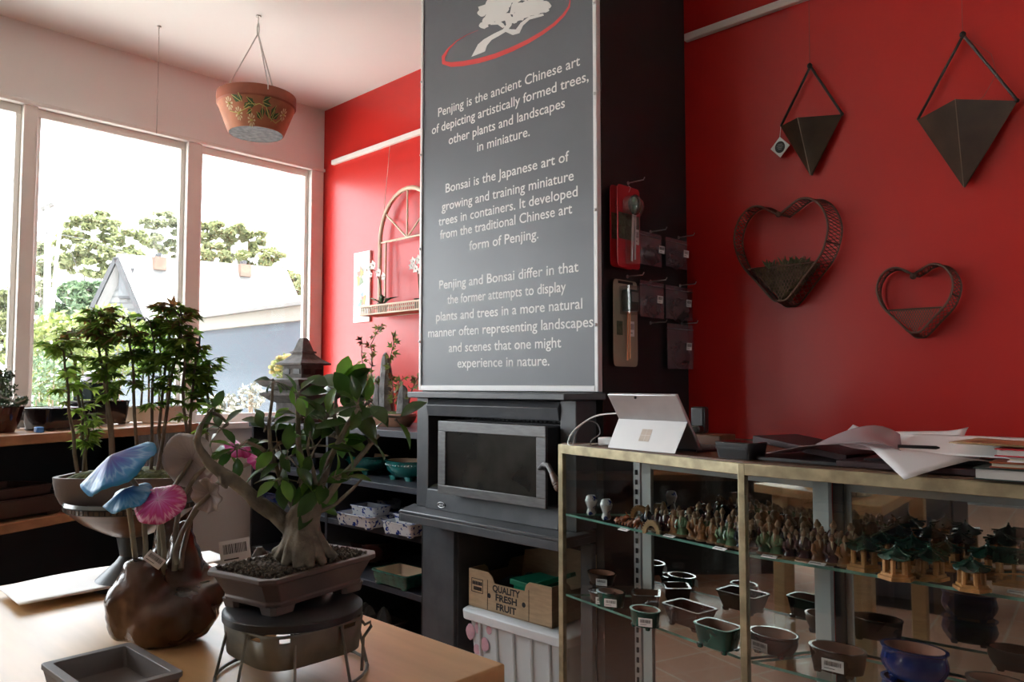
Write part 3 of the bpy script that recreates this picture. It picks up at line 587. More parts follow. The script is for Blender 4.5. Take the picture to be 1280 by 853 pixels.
def porcelain_mat():
    m = bpy.data.materials.new('blue_white_porcelain'); m.use_nodes = True; n = m.node_tree.nodes; l = m.node_tree.links; p = n['Principled BSDF']; p.inputs['Roughness'].default_value = .15; p.inputs['Coat Weight'].default_value = .4
    t_ = n.new('ShaderNodeTexCoord'); z = n.new('ShaderNodeTexNoise'); z.inputs['Scale'].default_value = 52; z.inputs['Detail'].default_value = 3; l.new(t_.outputs['Object'], z.inputs['Vector'])
    r = n.new('ShaderNodeValToRGB'); e = r.color_ramp.elements; e[0].position = .56; e[0].color = (.58,.59,.60,1); e[1].position = .60; e[1].color = (.02,.04,.20,1); l.new(z.outputs[0], r.inputs[0]); l.new(r.outputs[0], p.inputs['Base Color']); return m
M_porc = porcelain_mat(); M_navy = mat('navy_rim_glaze', (.02,.03,.12), .15, coat=.4)
RECT = [(.10, 0), (.05, .4), (.02, .85)]
def porc(px, py, z, w, d, h, rz, label): 
    p = at(px, py, z); return pot('porcelain_pot', label, (p.x, p.y, z+.001), rz, w, d, h, M_porc, mat('porcelain_inside', (.5,.52,.55), .25), 'rect', RECT, .006, .006, 'blue and white porcelain pots', rim=M_navy)
G = porc(458, 657, .55, .25, .16, .055, .05, 'blue and white rectangular porcelain pot, left one on its shelf, holding a smaller pot')
q = Vector(G.location); pot('porcelain_pot', 'small blue and white porcelain pot nested in the left porcelain pot', (q.x+.03, q.y, q.z+.045), .05, .16, .10, .045, M_porc, mat('slate_inside', (.12,.13,.15), .2), 'rect', RECT, .006, .004, 'blue and white porcelain pots', rim=M_navy)
G = porc(512, 668, .55, .19, .15, .055, .03, 'blue and white rectangular porcelain pot beside the hearth, holding a smaller pot')
q = Vector(G.location); pot('porcelain_pot', 'small blue and white porcelain pot nested in the pot beside the hearth', (q.x+.005, q.y+.01, q.z+.042), .03, .14, .09, .04, M_porc, mat('slate_inside', (.12,.13,.15), .2), 'rect', RECT, .006, .004, 'blue and white porcelain pots', rim=M_navy)
porc(519, 632, .55, .12, .10, .05, 0, 'small blue and white porcelain pot at the back against the heater').location.y = 2.33
p = at(503, 731, .32); pot('green_tray_pot', 'dark green rectangular pot with cream inside on the low shelf', (p.x, p.y, .321), .02, .23, .16, .06, mat('sea_green_glaze', (.02,.11,.075), .2, var=.3, scale=40, bump=.15, bscale=90, coat=.4), M_creamin, 'rect', RECT, .010, .008, rim=mat('sea_green_glaze', (.02,.11,.075)))
p = at(468, 700, .32); pot('oxblood_bowl', 'large dark red oval bowl on the low shelf behind the ficus pot', (p.x-.02, 2.24, .321), 0, .34, .22, .10, M_maroon, M_maroon, 'oval', None, .009, .01)
p = at(430, 655, .55); pot('dark_green_pot', 'small dark green pot in the left bay above the ficus trunk', (-3.17, 2.12, .551), 0, .11, .09, .05, M_green, M_green, 'oval', None)
# tray of rocks on the bottom shelf
p = at(492, 775, .06); RX, RYc = p.x+.02, 2.12
o = pot('rock_tray', 'shallow grey tray full of rocks on the bottom shelf', (RX-.05, RYc, .061), 0, .44, .20, .045, M_clay2, M_clay2, 'rect', RECT, .01, .004, cat='tray')
M_rock = mat('grey_rock', (.07,.066,.064), .85, var=.5, scale=12, bump=.6, bscale=30)
def rock(b, c, r, sc): 
    n = 8; c = Vector(c); rings = []; ph = random.uniform(0, 6)
    for f, q in ((0, .85), (.3, 1), (.65, .72), (.9, .4), (1, .12)): rings.append([c+Vector((cos(2*pi*i/n+ph)*r*sc[0]*q*random.uniform(.75,1.15), sin(2*pi*i/n+ph)*r*sc[1]*q*random.uniform(.75,1.15), f*r*sc[2])) for i in range(n)])
    return b.loft(rings)
wh = ('left', 'second from the left', 'middle', 'second from the right', 'right')
for k in range(5):
    b = MB(); rock(b, (0,0,0), .045, (random.uniform(.8,1.2), .8, random.uniform(1.2,2.2)))
    o = b.build('rock', M_rock, smooth=20); o.location = (RX-.20+.075*k, RYc+random.uniform(-.02,.02), .075); tag(o, 'jagged grey rock, %s of five standing in the grey tray' % wh[k], 'rock', 'rocks in the tray')
# left bay, seen between the ficus leaves
p = at(328, 668, .55); pot('blue_tray_pot', 'dark blue rectangular pot in the left bay by the white wall', (-3.62, 2.10, .551), 0, .22, .15, .055, M_navy, M_darkclay, 'rect', RECT)
pot('slate_pot', 'black rectangular pot on the upper shelf of the left bay', (-3.45, 2.16, .741), 0, .26, .17, .06, M_blackg, M_darkclay, 'rect', RECT)
pot('slate_bowl', 'dark oval pot on the upper shelf beside the divider', (-3.24, 2.13, .741), 0, .16, .12, .06, M_brown, M_darkclay, 'oval')
pot('brown_tray_pot', 'brown rectangular pot on the middle shelf of the left bay', (-3.36, 2.12, .551), 0, .20, .14, .06, M_clay, M_clay, 'rect', RECT)
pot('brown_tray_pot', 'wide brown pot on the low shelf of the left bay', (-3.40, 2.14, .321), 0, .34, .20, .07, M_clay, M_clay, 'rect', RECT)

# ------------------------------------------------------------------ things on top of the shelf unit
M_stone = mat('cast_stone', (.085,.074,.068), .9, var=.25, scale=30, bump=.3, bscale=80)
pp_ = D(378, 500, 1); k = -3.33/pp_.x; PX, PY = -3.40, None
d_ = ray(378, 530); s_ = 2.17/d_.y; PX, PY = d_.x*s_, 2.17; pk_ = lambda y: Y(378, y, 2.17).z; pw = (Y(405,490,2.17)-Y(350,490,2.17)).length
t = thing('stone_pagoda', 'grey cast stone pagoda lantern on the shelf unit beside the window', 'ornament', (PX, PY, UT))
def sq(b, lv): b.lathe([(r, z) for r, z in lv], 4, c=(PX, PY, 0), a0=pi/4+.15)
u = pw/2
b = MB(); sq(b, [(u*.98, UT+.001), (u*.98, UT+.025), (u*.62, UT+.03), (u*.62, pk_(500))]); b.build('base', M_stone, t, True, smooth=0)
b = MB(); sq(b, [(u*.55, pk_(505)), (u*.80, pk_(500)), (u*1.0, pk_(494)), (u*1.02, pk_(491)), (u*.62, pk_(487))]); sq(b, [(u*.6, pk_(489)), (u*1.0, pk_(482)), (u*1.10, pk_(477)), (u*1.12, pk_(475)), (u*.66, pk_(473))]); b.build('lower_roof', M_stone, t, True, smooth=0)
b = MB(); sq(b, [(u*.48, pk_(475)), (u*.48, pk_(455))]); lb = b.build('lantern_box', M_stone, t, True, smooth=0)
b = MB()
for s1 in (-.22, .22):
    for a in (.15-pi/2, .15, .15+pi):
        R_ = Matrix.Rotation(a, 3, 'Z'); c = Vector((PX, PY, pk_(465))) + R_ @ Vector((u*.34, s1*u*.85, 0)); b.cbox(c, (.008, u*.22, .026), R=R_)
b.build('lantern_window', M_dark, lb, True, smooth=0)
b = MB(); sq(b, [(u*.55, pk_(457)), (u*.66, pk_(456.5)), (u*.66, pk_(454.5)), (u*.46, pk_(450)), (u*.29, pk_(444)), (u*.24, pk_(441))]); b.build('upper_roof', M_stone, t, True, smooth=0)
b = MB(); sq(b, [(u*.31, pk_(442)), (u*.31, pk_(440)), (u*.24, pk_(439)), (u*.12, pk_(425)), (u*.07, pk_(423))]); b.build('finial', M_stone, t, True, smooth=0)
p = Z(406, 528, UT+.05); pot('cream_pot', 'cream rectangular pot beside the stone pagoda', (-3.20, 2.20, UT+.001), .04, .24, .15, .065, M_cream, M_darkclay, 'rect', RECT, fill=M_soil)
# rock penjing
PYy = 2.20
c = Y(484, 524, PYy); tp = thing('rock_penjing', 'slim rock landscape planting with trailing vines in a shallow pot', 'bonsai', (c.x, PYy, UT+.001))
w_ = (Y(514, 520, PYy)-Y(452, 520, PYy)).length
b = MB(); b.loft([sec(w_*.78, .13, .0, 'oval'), sec(w_*.95, .16, .03, 'oval'), sec(w_, .17, .05, 'oval'), sec(w_*.97, .165, .058, 'oval'), sec(w_*.9, .15, .058, 'oval'), sec(w_*.88, .145, .05, 'oval')], True, True); b.build('pot', mat('tan_stoneware', (.26,.13,.08), .45, var=.25, scale=12), tp)
MB().loft([sec(w_*.88, .145, .05, 'oval'), sec(w_*.5, .08, .066, 'oval'), sec(.01, .01, .07, 'oval')], False, True).build('soil', M_moss, tp)
def spire(px, y0, y1, wpx, dy=0):
    a = Y(px, y0, PYy+dy); z = Y(px, y1, PYy+dy); W = (Y(px+wpx, y0, PYy)-Y(px, y0, PYy)).length; b = MB(); n = 7; rings = []
    for f, q in ((0,.55),(.15,.5),(.45,.42),(.7,.34),(.88,.26),(.96,.16),(1,.05)): rings.append([Vector((a.x+(z.x-a.x)*f+W*q*cos(2*pi*i/n)*random.uniform(.8,1.2), a.y+W*q*.8*sin(2*pi*i/n)*random.uniform(.8,1.2), a.z+(z.z-a.z)*f)) for i in range(n)])
    b.loft(rings); return b.build('rock', mat('slate_rock', (.16,.15,.145), .85, var=.45, scale=18, bump=.6, bscale=50), tp, True, smooth=20)
spire(482, 517, 441, 14); spire(473, 514, 470, 11, .01); spire(504, 517, 482, 14, -.01); spire(469, 512, 489, 7, .03)
M_pg = leafmat('vine_leaf', (.13,.20,.04), (.26,.25,.08), .5, 0, .4); 
def maple_leaf(b, p, d, n, L, m=0):
    """three lobed leaf with its stalk end at p, pointing along d"""
    d = d.normalized(); n = (n-d*n.dot(d)); n = n.normalized() if n.length > 1e-5 else d.orthogonal().normalized(); c = n.cross(d)
    P = lambda a, s, h=0: p+d*a*L+c*s*L+n*h*L
    b.add([P(0,0), P(.18,.20,.03), P(.62,.52,-.06), P(.48,.16,.05), P(1,0,-.08), P(.48,-.16,.05), P(.62,-.52,-.06), P(.18,-.20,.03), P(.3,0,.0)],
          [(0,1,8),(1,2,3,8),(3,4,8),(4,5,8),(5,6,7,8),(7,0,8)], m)
vb = MB(); fb = MB()
for path in ([(461,520),(460,500),(464,470),(465,440),(463,432),(472,414),(478,404)], [(493,518),(491,490),(490,470),(487,450),(492,430),(491,420)], [(465,490),(456,470),(452,445),(452,425)], [(474,482),(468,474),(463,470)], [(498,516),(497,495),(499,478),(505,473)], [(508,516),(514,490),(520,476),(524,470)]):
    pts = [Y(x, y, PYy-.02*(i % 2)) for i, (x, y) in enumerate(path)]; vb.tube(pts, [.0035*(1-.6*i/len(pts)) for i in range(len(pts))], 5)
    for i in range(1, len(pts)):
        for _ in range(7): 
            q = pts[i-1].lerp(pts[i], random.random()); d = rdirv(); maple_leaf(fb, q+d*.004, d, rdirv(), random.uniform(.026,.042), random.choice((0,0,1)))
vb.build('vine_stem', mat('red_vine_stem', (.14,.05,.045), .6), tp, True); fb.build('foliage', M_pg, tp, True, smooth=0, mats=[M_pg, mat('vine_leaf_rust', (.20,.13,.06), .5)])

# ------------------------------------------------------------------ arched wire trellis shelf, orchids and art panel on the red wall
TY = YW-.035; M_tre = mat('beige_metal', (.62,.47,.34), .45, var=.06)
lx = Y(475, 340, TY).x; cx = Y(509, 300, TY).x; Rr_ = cx-lx; zb = Y(509, 297, TY).z; zt_ = Y(510, 235, TY).z; rv = zt_-zb
tz0 = Y(462, 397, TY).z
t = thing('trellis_shelf', 'beige arched metal trellis shelf hanging on the red wall', 'shelf', (cx, YW, tz0))
arch = [Vector((cx-Rr_*cos(a*pi/20), TY, zb+rv*sin(a*pi/20))) for a in range(21)]
b = MB(); b.tube([Vector((lx, TY, tz0+.05))]+arch+[Vector((cx+Rr_, TY, tz0+.05))], .011, 8); b.build('arch_frame', M_tre, t, True)
b = MB(); b.tube([(lx, TY, zb), (cx+Rr_, TY, zb)], .006, 6)
for a in (4, 10, 16): b.tube([Vector((cx, TY, zb)), arch[a]], .005, 6)
for s in (-1, 1): b.tube([(cx+s*Rr_*.78, TY, zb), (cx+s*Rr_*.74, TY-.01, tz0+.05)], .0055, 6)
b.build('lattice', M_tre, t, True)
bx0_, bx1_ = Y(460, 395, TY-.06).x, cx+Rr_+.08; by0_, by1_ = TY-.11, TY+.01; bh = .042
b = MB()
for z in (tz0, tz0+bh): b.tube([(bx0_,by0_,z),(bx1_,by0_,z),(bx1_,by1_,z),(bx0_,by1_,z)], .005, 6, closed=True)
x = bx0_+.012
while x < bx1_: b.tube([(x, by0_, tz0+bh-.002), (x, by0_, tz0+.002)], .0032, 5); b.tube([(x, by0_, tz0), (x, by1_, tz0)], .0028, 5); x += .0155
b.build('basket', M_tre, t, True)
b = MB(); b.tube([(lx+.03, TY-.005, zb+rv*.45), (lx+.045, YW-.012, RZ-.02)], .0018, 4); b.build('hanging_cord', mat('pale_cord', (.5,.35,.3), .7), t, True)
M_pet = mat('orchid_petal', (.80,.72,.68), .5, var=.05); M_ol = mat('orchid_leaf', (.03,.07,.02), .4)
def orchid(px, py, label, path, flowers, leaves=True):
    c = Y(px, py, TY-.055); t = thing('orchid', label, 'plant', (c.x, TY-.055, tz0+.006))
    MB().lathe([(.022,0),(.031,.05),(.033,.052),(.028,.052),(.024,.03)], 16).build('pot', M_plastic if leaves else M_green, t)
    pts = [Vector((c.x, TY-.055, tz0+.035))]+[Y(x, y, TY-.06-.02*i/len(path)) for i, (x, y) in enumerate(path)]
    MB().tube(pts, .0028, 5).build('flower_stem', M_ol, t, True)
    if leaves:
        b = MB()
        for a in (0, .9, 2.2, 3.1, 4.0, 5.2):
            d = Vector((cos(a), sin(a)*.45, .35)).normalized(); p0 = Vector((0,0,.045)); c_ = d.cross(Vector((0,0,1))).normalized()
            b.add([p0, p0+d*.05+c_*.014+Vector((0,0,.012)), p0+d*.10+Vector((0,0,-.004)), p0+d*.05-c_*.014+Vector((0,0,.012)), p0+d*.05+Vector((0,0,.006))], [(0,1,4),(1,2,4),(2,3,4),(3,0,4)])
        b.build('leaf', M_ol, t, solid=.001)
    for (x, y, r) in flowers:
        q = Y(x, y, TY-.085); rr_ = r*3.9/FPX; b = MB()
        for k in range(5):
            a = 2*pi*k/5+.3; d = Vector((cos(a), -.25, sin(a))).normalized(); s_ = d.cross(Vector((0,1,0))).normalized()
            b.add([q, q+d*rr_*.55+s_*rr_*.42, q+d*rr_+Vector((0,-.002,0)), q+d*rr_*.55-s_*rr_*.42], [(0,1,2,3)])
        b.ball(q+Vector((0,-.004,0)), rr_*.2, 6, 4); b.build('blossom', M_pet, t, True, smooth=0, solid=.001)
orchid(478, 378, 'white orchid in a dark pot left of the trellis basket', [(476,362),(474,350),(470,340),(462,334),(455,337)], [(459,338,6.5),(467,332,7),(474,341,6.5),(480,346,5.5),(464,344,5)])
orchid(525, 380, 'white orchid in a green pot at the banner end of the trellis basket', [(524,362),(523,345),(520,330)], [(517,327,6),(524,325,6.5),(520,336,6),(526,338,5.5),(515,333,5)], False)
a, c_ = Y(442.5, 317, YW-.012), Y(461.5, 402, YW-.012); t = thing('art_panel', 'narrow white art panel with a faint coloured design on the red wall', 'picture', ((a.x+c_.x)/2, YW, c_.z))
pz0, pz1 = c_.z, a.z
MB().box(a.x, c_.x, YW-.012, YW, pz0, pz1).build('panel', M_white, t, True, bevel=.001)
b = MB(); xm, zm = (a.x+c_.x)/2, (pz0+pz1)/2
for k in range(14): 
    q = Vector((xm+random.uniform(-.03,.03), YW-.0128-.0001*k, zm+random.uniform(-.13,.09))); r = random.uniform(.01,.028); an = random.uniform(0, 6); b.add([q+Vector((cos(an+i*2.1)*r, 0, sin(an+i*2.1)*r*1.4)) for i in range(3)], [(0,1,2)], k % 4)
b.build('design', None, t, True, smooth=0, mats=[mat('faded_rose', (.55,.22,.17), .6), mat('faded_sage', (.26,.34,.22), .6), mat('faded_gold', (.50,.36,.13), .6), mat('faded_blue', (.22,.34,.42), .6)])
# ------------------------------------------------------------------ timber display bench under the window
a25 = radians(25); bd = Vector((-sin(a25), cos(a25), 0)); bn = Vector((-cos(a25), -sin(a25), 0))   # along its front edge, and back towards the glass
B0 = Vector((-3.065, .70, 0)); BT = .985; E1, E0 = .955, -1.15; DP = .40
def bp(s, n, z): q = B0+bd*s+bn*n; return Vector((q.x, q.y, z))
def bbox(b, s0, s1, n0, n1, z0, z1): return b.prism([bp(s0,n0,z0), bp(s1,n0,z0), bp(s1,n1,z0), bp(s0,n1,z0)], (0,0,z1-z0))
t = thing('display_bench', 'long timber display bench with open shelf beneath the windows', 'bench', tuple(bp(0, DP/2, 0)))
bbox(MB(), E0, E1, 0, DP, BT-.036, BT).build('top', M_bench, t, True, bevel=.003)
LS = .682
bbox(MB(), E0, E1-.04, .012, DP-.01, LS-.034, LS).build('shelf', M_bench, t, True, bevel=.003)
bbox(MB(), E0, E1-.04, DP-.02, DP-.01, 0, BT-.037).build('back_panel', M_dark, t, True)
bbox(MB(), E1-.05, E1-.01, .01, .07, 0, BT-.037).build('post', M_wood, t, True, bevel=.002)
bbox(MB(), E1-.045, E1-.02, .07, DP-.02, 0, BT-.037).build('end_panel', M_black, t, True)
b = MB(); n_ = 22
for i in range(n_):
    s0 = E1-.30+.25*i/n_; b.tube([bp(s0, .05, LS+.002), bp(s0, .05, BT-.04)], .0058, 6)
b.build('corrugated_panel', mat('galvanised_sheet', (.42,.43,.43), .4, metal=.5, var=.1), t, True)
# trays on its lower shelf
p = X(30, 640, -3.12)
def onbench(px, py, z, n=None):
    q = Z(px, py, z); return q
rzB = atan2(bd.y, bd.x)
c = bp(.02, .16, LS+.001); pot('clay_tray', 'large brown clay tray with moulded feet on the bench shelf', tuple(c), rzB, .62, .26, .075, M_darkclay, M_darkclay, 'cut', [(.06,0),(.02,.5),(.0,.8)], .012, .012, footn=.07)
c2 = bp(.02, .17, LS+.078); pot('clay_tray', 'shallow brown clay tray stacked upside on the large tray under the bench', tuple(c2), rzB, .50, .22, .035, M_darkclay, M_darkclay, 'cut', [(.02,0),(.01,.5),(0,.8)], .012, 0)
# pots along the top
def bt(px, py): return Z(px, py, BT+.001)
p = bt(6, 541); k_ = Z(0,0,BT) if False else None
t = pot('bonsai_pot', 'small conifer bonsai in a dark red pot at the bench end', (p.x-.03, p.y-.02, BT+.001), 0, .17, .17, .095, M_maroon, M_darkclay, 'oval', [(.34,0),(.16,.4),(.05,.8)], .008, 0, cat='bonsai', fill=M_soil); t.name = 'conifer_bonsai'
def local_dep(P): return (Vector(P)-_C).dot(_F)
dp = local_dep(t.location)
b = MB(); b.tube([D(-6,527,dp), D(-2,505,dp+.02), D(3,485,dp), D(-2,465,dp), D(-4,455,dp)], [.02,.016,.012,.01,.004], 8); b.tube([D(0,495,dp), D(12,500,dp-.02), D(22,504,dp-.03), D(32,500,dp-.03)], [.008,.006,.004,.002], 6); b.build('trunk', M_bark, t, True)
b = MB()
for (x, y, r, n_) in ((0,478,15,240), (8,490,12,200), (10,470,8,100), (24,502,8,120), (31,500,5,60), (-5,465,12,160), (5,503,10,120), (20,508,5,50)):
    for _ in range(n_):
        q = D(x+random.gauss(0, r*.45), y+random.gauss(0, r*.4), dp+random.gauss(0, r*.0018)); d = rdirv(); quadleaf(b, q, .018, .006, rdirv())
b.build('foliage', mat('conifer_needles', (.03,.07,.025), .5, scale=30, col2=(.07,.12,.04)), t, True, smooth=0)
def bpx(px, n, z=BT+.001):
    d = ray(px, 500); o = B0+bn*n; k = (d.x*o.y-d.y*o.x)/(d.y*bd.x-d.x*bd.y); q = o+bd*k; return Vector((q.x, q.y, z))
def rp(px, n, w, d, h, g, label, name='black_pot', lift=0, shape='rect', ins=None, rim=None, **kw):
    p = bpx(px, n); return pot(name, label, (p.x, p.y, BT+.001+lift), rzB+.1, w, d, h, g, ins or M_darkclay, shape, RECT, .007, .006, rim=rim, **kw)
rp(72, .16, .22, .13, .085, M_blackg, 'black rectangular pot with pale worn rim on the bench', rim=M_rim)
ob = rp(50, .31, .20, .11, .085, M_blackg, 'black rectangular pot behind the pale rimmed pot, near the glass')
rp(122, .27, .22, .16, .105, M_blackg, 'tall black rectangular pot behind the maple stems')
o = rp(120, .27, .17, .12, .075, mat('slate_green_glaze', (.03,.05,.05), .2), 'slate green pot stacked on the tall black pot', lift=.107)
q = Vector(o.location); b = MB(); b.lathe([(.062,0),(.058,.025),(.038,.045),(.0,.052)], 20); sc = b.build('shell_ornament', mat('pale_violet_white', (.70,.64,.74), .4)); sc.location = (q.x, q.y, q.z+.0775); tag(sc, 'pale domed ornament sitting on the slate green pot', 'ornament')
b = MB(); b.cbox((0,0,.010), (.035,.025,.020)); o = b.build('blue_tin', mat('bright_blue_tin', (.05,.22,.62), .4), bevel=.003); q = bpx(50, .05); o.location = (q.x, q.y, BT+.001); tag(o, 'small bright blue tin on the bench near the black pots', 'tin')
p = bpx(193, .24); t = pot('cream_planter', 'cream oval planter of slim stems at the bench end', (p.x, p.y, BT+.001), rzB, .29, .18, .075, M_cream, M_darkclay, 'soft', RECT, .008, .008, cat='bonsai', fill=M_moss)
dp = local_dep(t.location); b = MB(); f = MB()
for (x0, x1, y1) in ((176,178,420), (186,182,410), (198,200,405), (207,212,400)):
    pts = [D(x0,512,dp), D((x0+x1)/2+2,465,dp+.02), D(x1,y1,dp)]; b.tube(pts, [.006,.005,.002], 6)
    for _ in range(70): d = rdirv(); maple_leaf(f, pts[1].lerp(pts[2], random.random())+rdirv()*.03, d, rdirv(), .035, random.choice((0,0,1)))
M_ml1 = leafmat('maple_leaf', (.10,.20,.025), (.19,.32,.05), .45, 0, .62); M_ml2 = leafmat('maple_leaf_light', (.20,.33,.045), (.30,.42,.08), .45, 0, .6); M_ml3 = leafmat('maple_leaf_rust', (.20,.085,.03), (.26,.17,.05), .45, 0, .45)
b.build('stem', M_twig, t, True); f.build('foliage', M_ml1, t, True, smooth=0, mats=[M_ml1, M_ml2])

# ------------------------------------------------------------------ work table
TT = .75; cn = Z(632, 830, TT); TX1, TY1 = cn.x, cn.y; TX0, TY0 = -1.86, -.30
t = thing('work_table', 'pale ply topped work table in front of the heater', 'table', ((TX0+TX1)/2, (TY0+TY1)/2, 0))
MB().box(TX0, TX1, TY0, TY1, TT-.036, TT).build('table_top', M_table, t, True, bevel=.004, seg=3)
for x in (TX0+.05, TX1-.11):
    for y in (TY0+.05, TY1-.11): MB().box(x, x+.06, y, y+.06, 0, TT-.037).build('leg', M_ply, t, True, bevel=.004)
b = MB(); b.box(TX0+.08, TX1-.08, TY1-.095, TY1-.075, TT-.12, TT-.037); b.box(TX0+.08, TX1-.08, TY0+.075, TY0+.095, TT-.12, TT-.037); b.build('apron', M_ply, t, True)
# pale card sheets lying over the far corner
def sheet(name, pts, label, z, m, cat='sheet', sag=0):
    P = [Z(x, y, z) for x, y in pts]; b = MB(); n = 8; V = []; F = []
    for i in range(n+1):
        for j in range(n+1):
            u_, v_ = i/n, j/n; q = P[0]*(1-u_)*(1-v_)+P[1]*u_*(1-v_)+P[2]*u_*v_+P[3]*(1-u_)*v_; V.append((q.x, q.y, q.z+sag*sin(u_*pi)*(.5+.5*cos(v_*3))))
    for i in range(n):
        for j in range(n): a = i*(n+1)+j; F.append((a, a+n+1, a+n+2, a+1))
    b.add(V, F); o = b.build(name, m, solid=.0012); return tag(o, label, cat)
sheet('card_sheet', [(-3,735),(160,705),(262,712),(24,757)], 'long pale card sheet lying at the far left table corner', TT+.014, M_cardw, sag=.004)
sheet('card_sheet', [(225,694),(262,689),(288,698),(250,708)], 'pale folded card end behind the driftwood vase', TT+.024, M_cardw)
b = MB(); a_ = Z(40, 742, TT+.001); 
bb = Z(150, 712, TT); b.prism([Z(60,742,TT+.001), Z(150,728,TT+.001), Z(200,716,TT+.001), Z(150,712,TT+.001)], (0,0,.011)); tag(b.build('card_folder', M_card), 'kraft folder under the long pale card sheet', 'folder')

# ------------------------------------------------------------------ bowl on a flared foot, with the maple forest in it
DB = 1.585; cb = D(166, 640, DB); BX, BYY = cb.x, cb.y
def zb_(y): return D(166, y, DB).z
kb = DB/FPX; Rb = 76*kb
t = thing('pedestal_bowl', 'wide turned wooden bowl with mosaic rim on a flared black foot', 'bowl', (BX, BYY, TT))
H_ = lambda y: zb_(y)-TT
bp0 = H_(668); bp1 = H_(634)
ft = MB().lathe([(.075,.001),(.075,.008),(.062,.02),(.03,.05),(.022,bp0*.6),(.03,bp0)], 28).build('foot', M_plastic, t)
MB().lathe([(.03,bp0-.002),(Rb*.40,bp0+.006),(Rb*.72,bp0+.5*(bp1-bp0)),(Rb*.95,bp1-.004),(Rb*.985,bp1)], 48, c1=False).build('bowl_body', mat('turned_bowl_wood', (.16,.085,.05), .3, var=.35, scale=7, stretch=(1,1,4), coat=.3), t)
M_mos = brick_mat('mosaic_tiles', (.035,.028,.025), (.05,.04,.035), (.16,.13,.10), 1, .02, .03, .002, .25)
b = MB(); b.lathe([(Rb*.985,bp1),(Rb*1.0,bp1+.012),(Rb*1.02,bp1+.013)], 48, c0=False, c1=False); b.build('mosaic_band', M_dark, t)
b = MB()
for i in range(72): a = 2*pi*i/72; R_ = Matrix.Rotation(a, 3, 'Z'); b.cbox(R_ @ Vector((Rb*.995, 0, bp1+.006)), (.003, Rb*2*pi/72*.7, .008), R=R_)
b.build('mosaic_tile', mat('brown_mosaic', (.10,.07,.055), .25, var=.4, scale=30), t)
MB().lathe([(Rb*1.02,bp1+.013),(Rb*1.0,bp1+.020),(Rb*.85,bp1+.012),(Rb*.5,bp1-.01),(.0,bp1-.012)], 48, c0=False).build('bowl_lining', mat('grey_lacquer', (.16,.19,.19), .2, coat=.5), t)
TRZ = TT+bp1+.012
rim_z = D(166, 593, DB).z; hT = rim_z-TRZ
t = pot('maple_forest', 'grove of slim maples in a long brown tray on the pedestal bowl', (BX+.0, BYY, TRZ), 0, 1, 1, 1, M_clay, None, 'oval', feet=0) if False else thing('maple_forest', 'grove of slim maples in a long brown tray on the pedestal bowl', 'bonsai', (BX, BYY, TRZ))
axR = YAW; w_, d_ = 168*kb, 168*kb*.62
S_ = lambda a, z: [((Matrix.Rotation(axR, 3, 'Z') @ Vector(v))) for v in sec(w_*a, d_*a, z, 'soft')]
MB().loft([S_(.90,.002), S_(.96,.02), S_(.995,hT-.012), S_(1,hT), S_(.93,hT), S_(.92,hT-.012)], True, True).build('tray', M_clay, t)
q = MB(); g = [S_(.92,hT-.010), S_(.75,hT+.004), S_(.4,hT+.012), S_(.05,hT+.010)]; q.loft(g, False, True).build('soil', M_moss, t)
trees_ = [ # stem pixels bottom to top, leaf spread, kind
 ([(98,592),(92,540),(84,490),(78,440),(70,425)], 24, 1), ([(108,592),(104,550),(100,500),(92,450),(84,428),(90,410)], 22, 1), ([(104,590),(110,540),(100,480)], 16, 1),
 ([(142,594),(138,530),(134,470),(130,420),(133,395)], 17, 0), ([(140,594),(134,500),(122,430),(118,400),(125,388)], 20, 0),
 ([(176,594),(170,520),(166,470),(163,430),(162,400)], 16, 0), ([(188,592),(190,540),(192,480),(191,430),(186,400)], 18, 0), ([(203,594),(200,540),(205,470),(212,420),(206,392)], 20, 0),
 ([(196,590),(210,500),(222,440),(228,405),(224,385)], 18, 0), ([(231,594),(232,540),(230,480),(231,430),(222,395),(214,380)], 20, 0), ([(236,592),(238,520),(244,450),(250,420)], 20, 0), ([(260,596),(260,540),(259,480),(262,450)], 11, 0)]
for path, sp, kd in trees_:
    off = random.uniform(-.045, .045); st = MB(); fo = MB(); N = len(path)
    pts = [D(x, y, DB+off*(1 if i < 2 else 1.3)) for i, (x, y) in enumerate(path)]; pts[0].z = TRZ+hT-.004
    sm = []
    for i in range(N-1):
        for f in (0, .5): sm.append(pts[i].lerp(pts[i+1], f)+(rdirv()*.003 if (i or f) else Vector()))
    sm.append(pts[-1]); n_ = len(sm); st.tube(sm, [.0042*(1-.7*i/n_) for i in range(n_)], 6)
    up = sm[n_//3:]
    for k in range(26 if kd == 0 else 20):
        i = random.randrange(len(up)-1); q = up[i].lerp(up[i+1], random.random()); hgt = (i+1)/len(up)
        L = sp*kb*random.uniform(.3, 1.15)*(1.0 if hgt > .45 else .6); an = random.uniform(0, 2*pi); e = q+Vector((cos(an)*L, sin(an)*L, L*random.uniform(-.1, .5)))
        st.tube([q, (q+e)/2+Vector((0,0,L*.12)), e], [.0013,.0010,.0007], 4)
        for m in range(6 if kd == 0 else 5):
            c = q.lerp(e, random.uniform(.35, 1.0)); d = Vector((cos(an)+random.gauss(0,.7), sin(an)+random.gauss(0,.7), random.uniform(-.7,.15)))
            top = e.z > D(166, 425, DB).z
            mi = (1 if random.random() < (.8 if kd else .25) else 0); mi = 2 if (top and random.random() < .28) else mi
            maple_leaf(fo, c, d, Vector((random.gauss(0,.4), random.gauss(0,.4), 1)), random.uniform(.020, .036), mi)
    s = st.build('maple_stem', M_twig, t, True); fo.build('foliage', M_ml1, s, True, smooth=0, mats=[M_ml1, M_ml2, M_ml3])

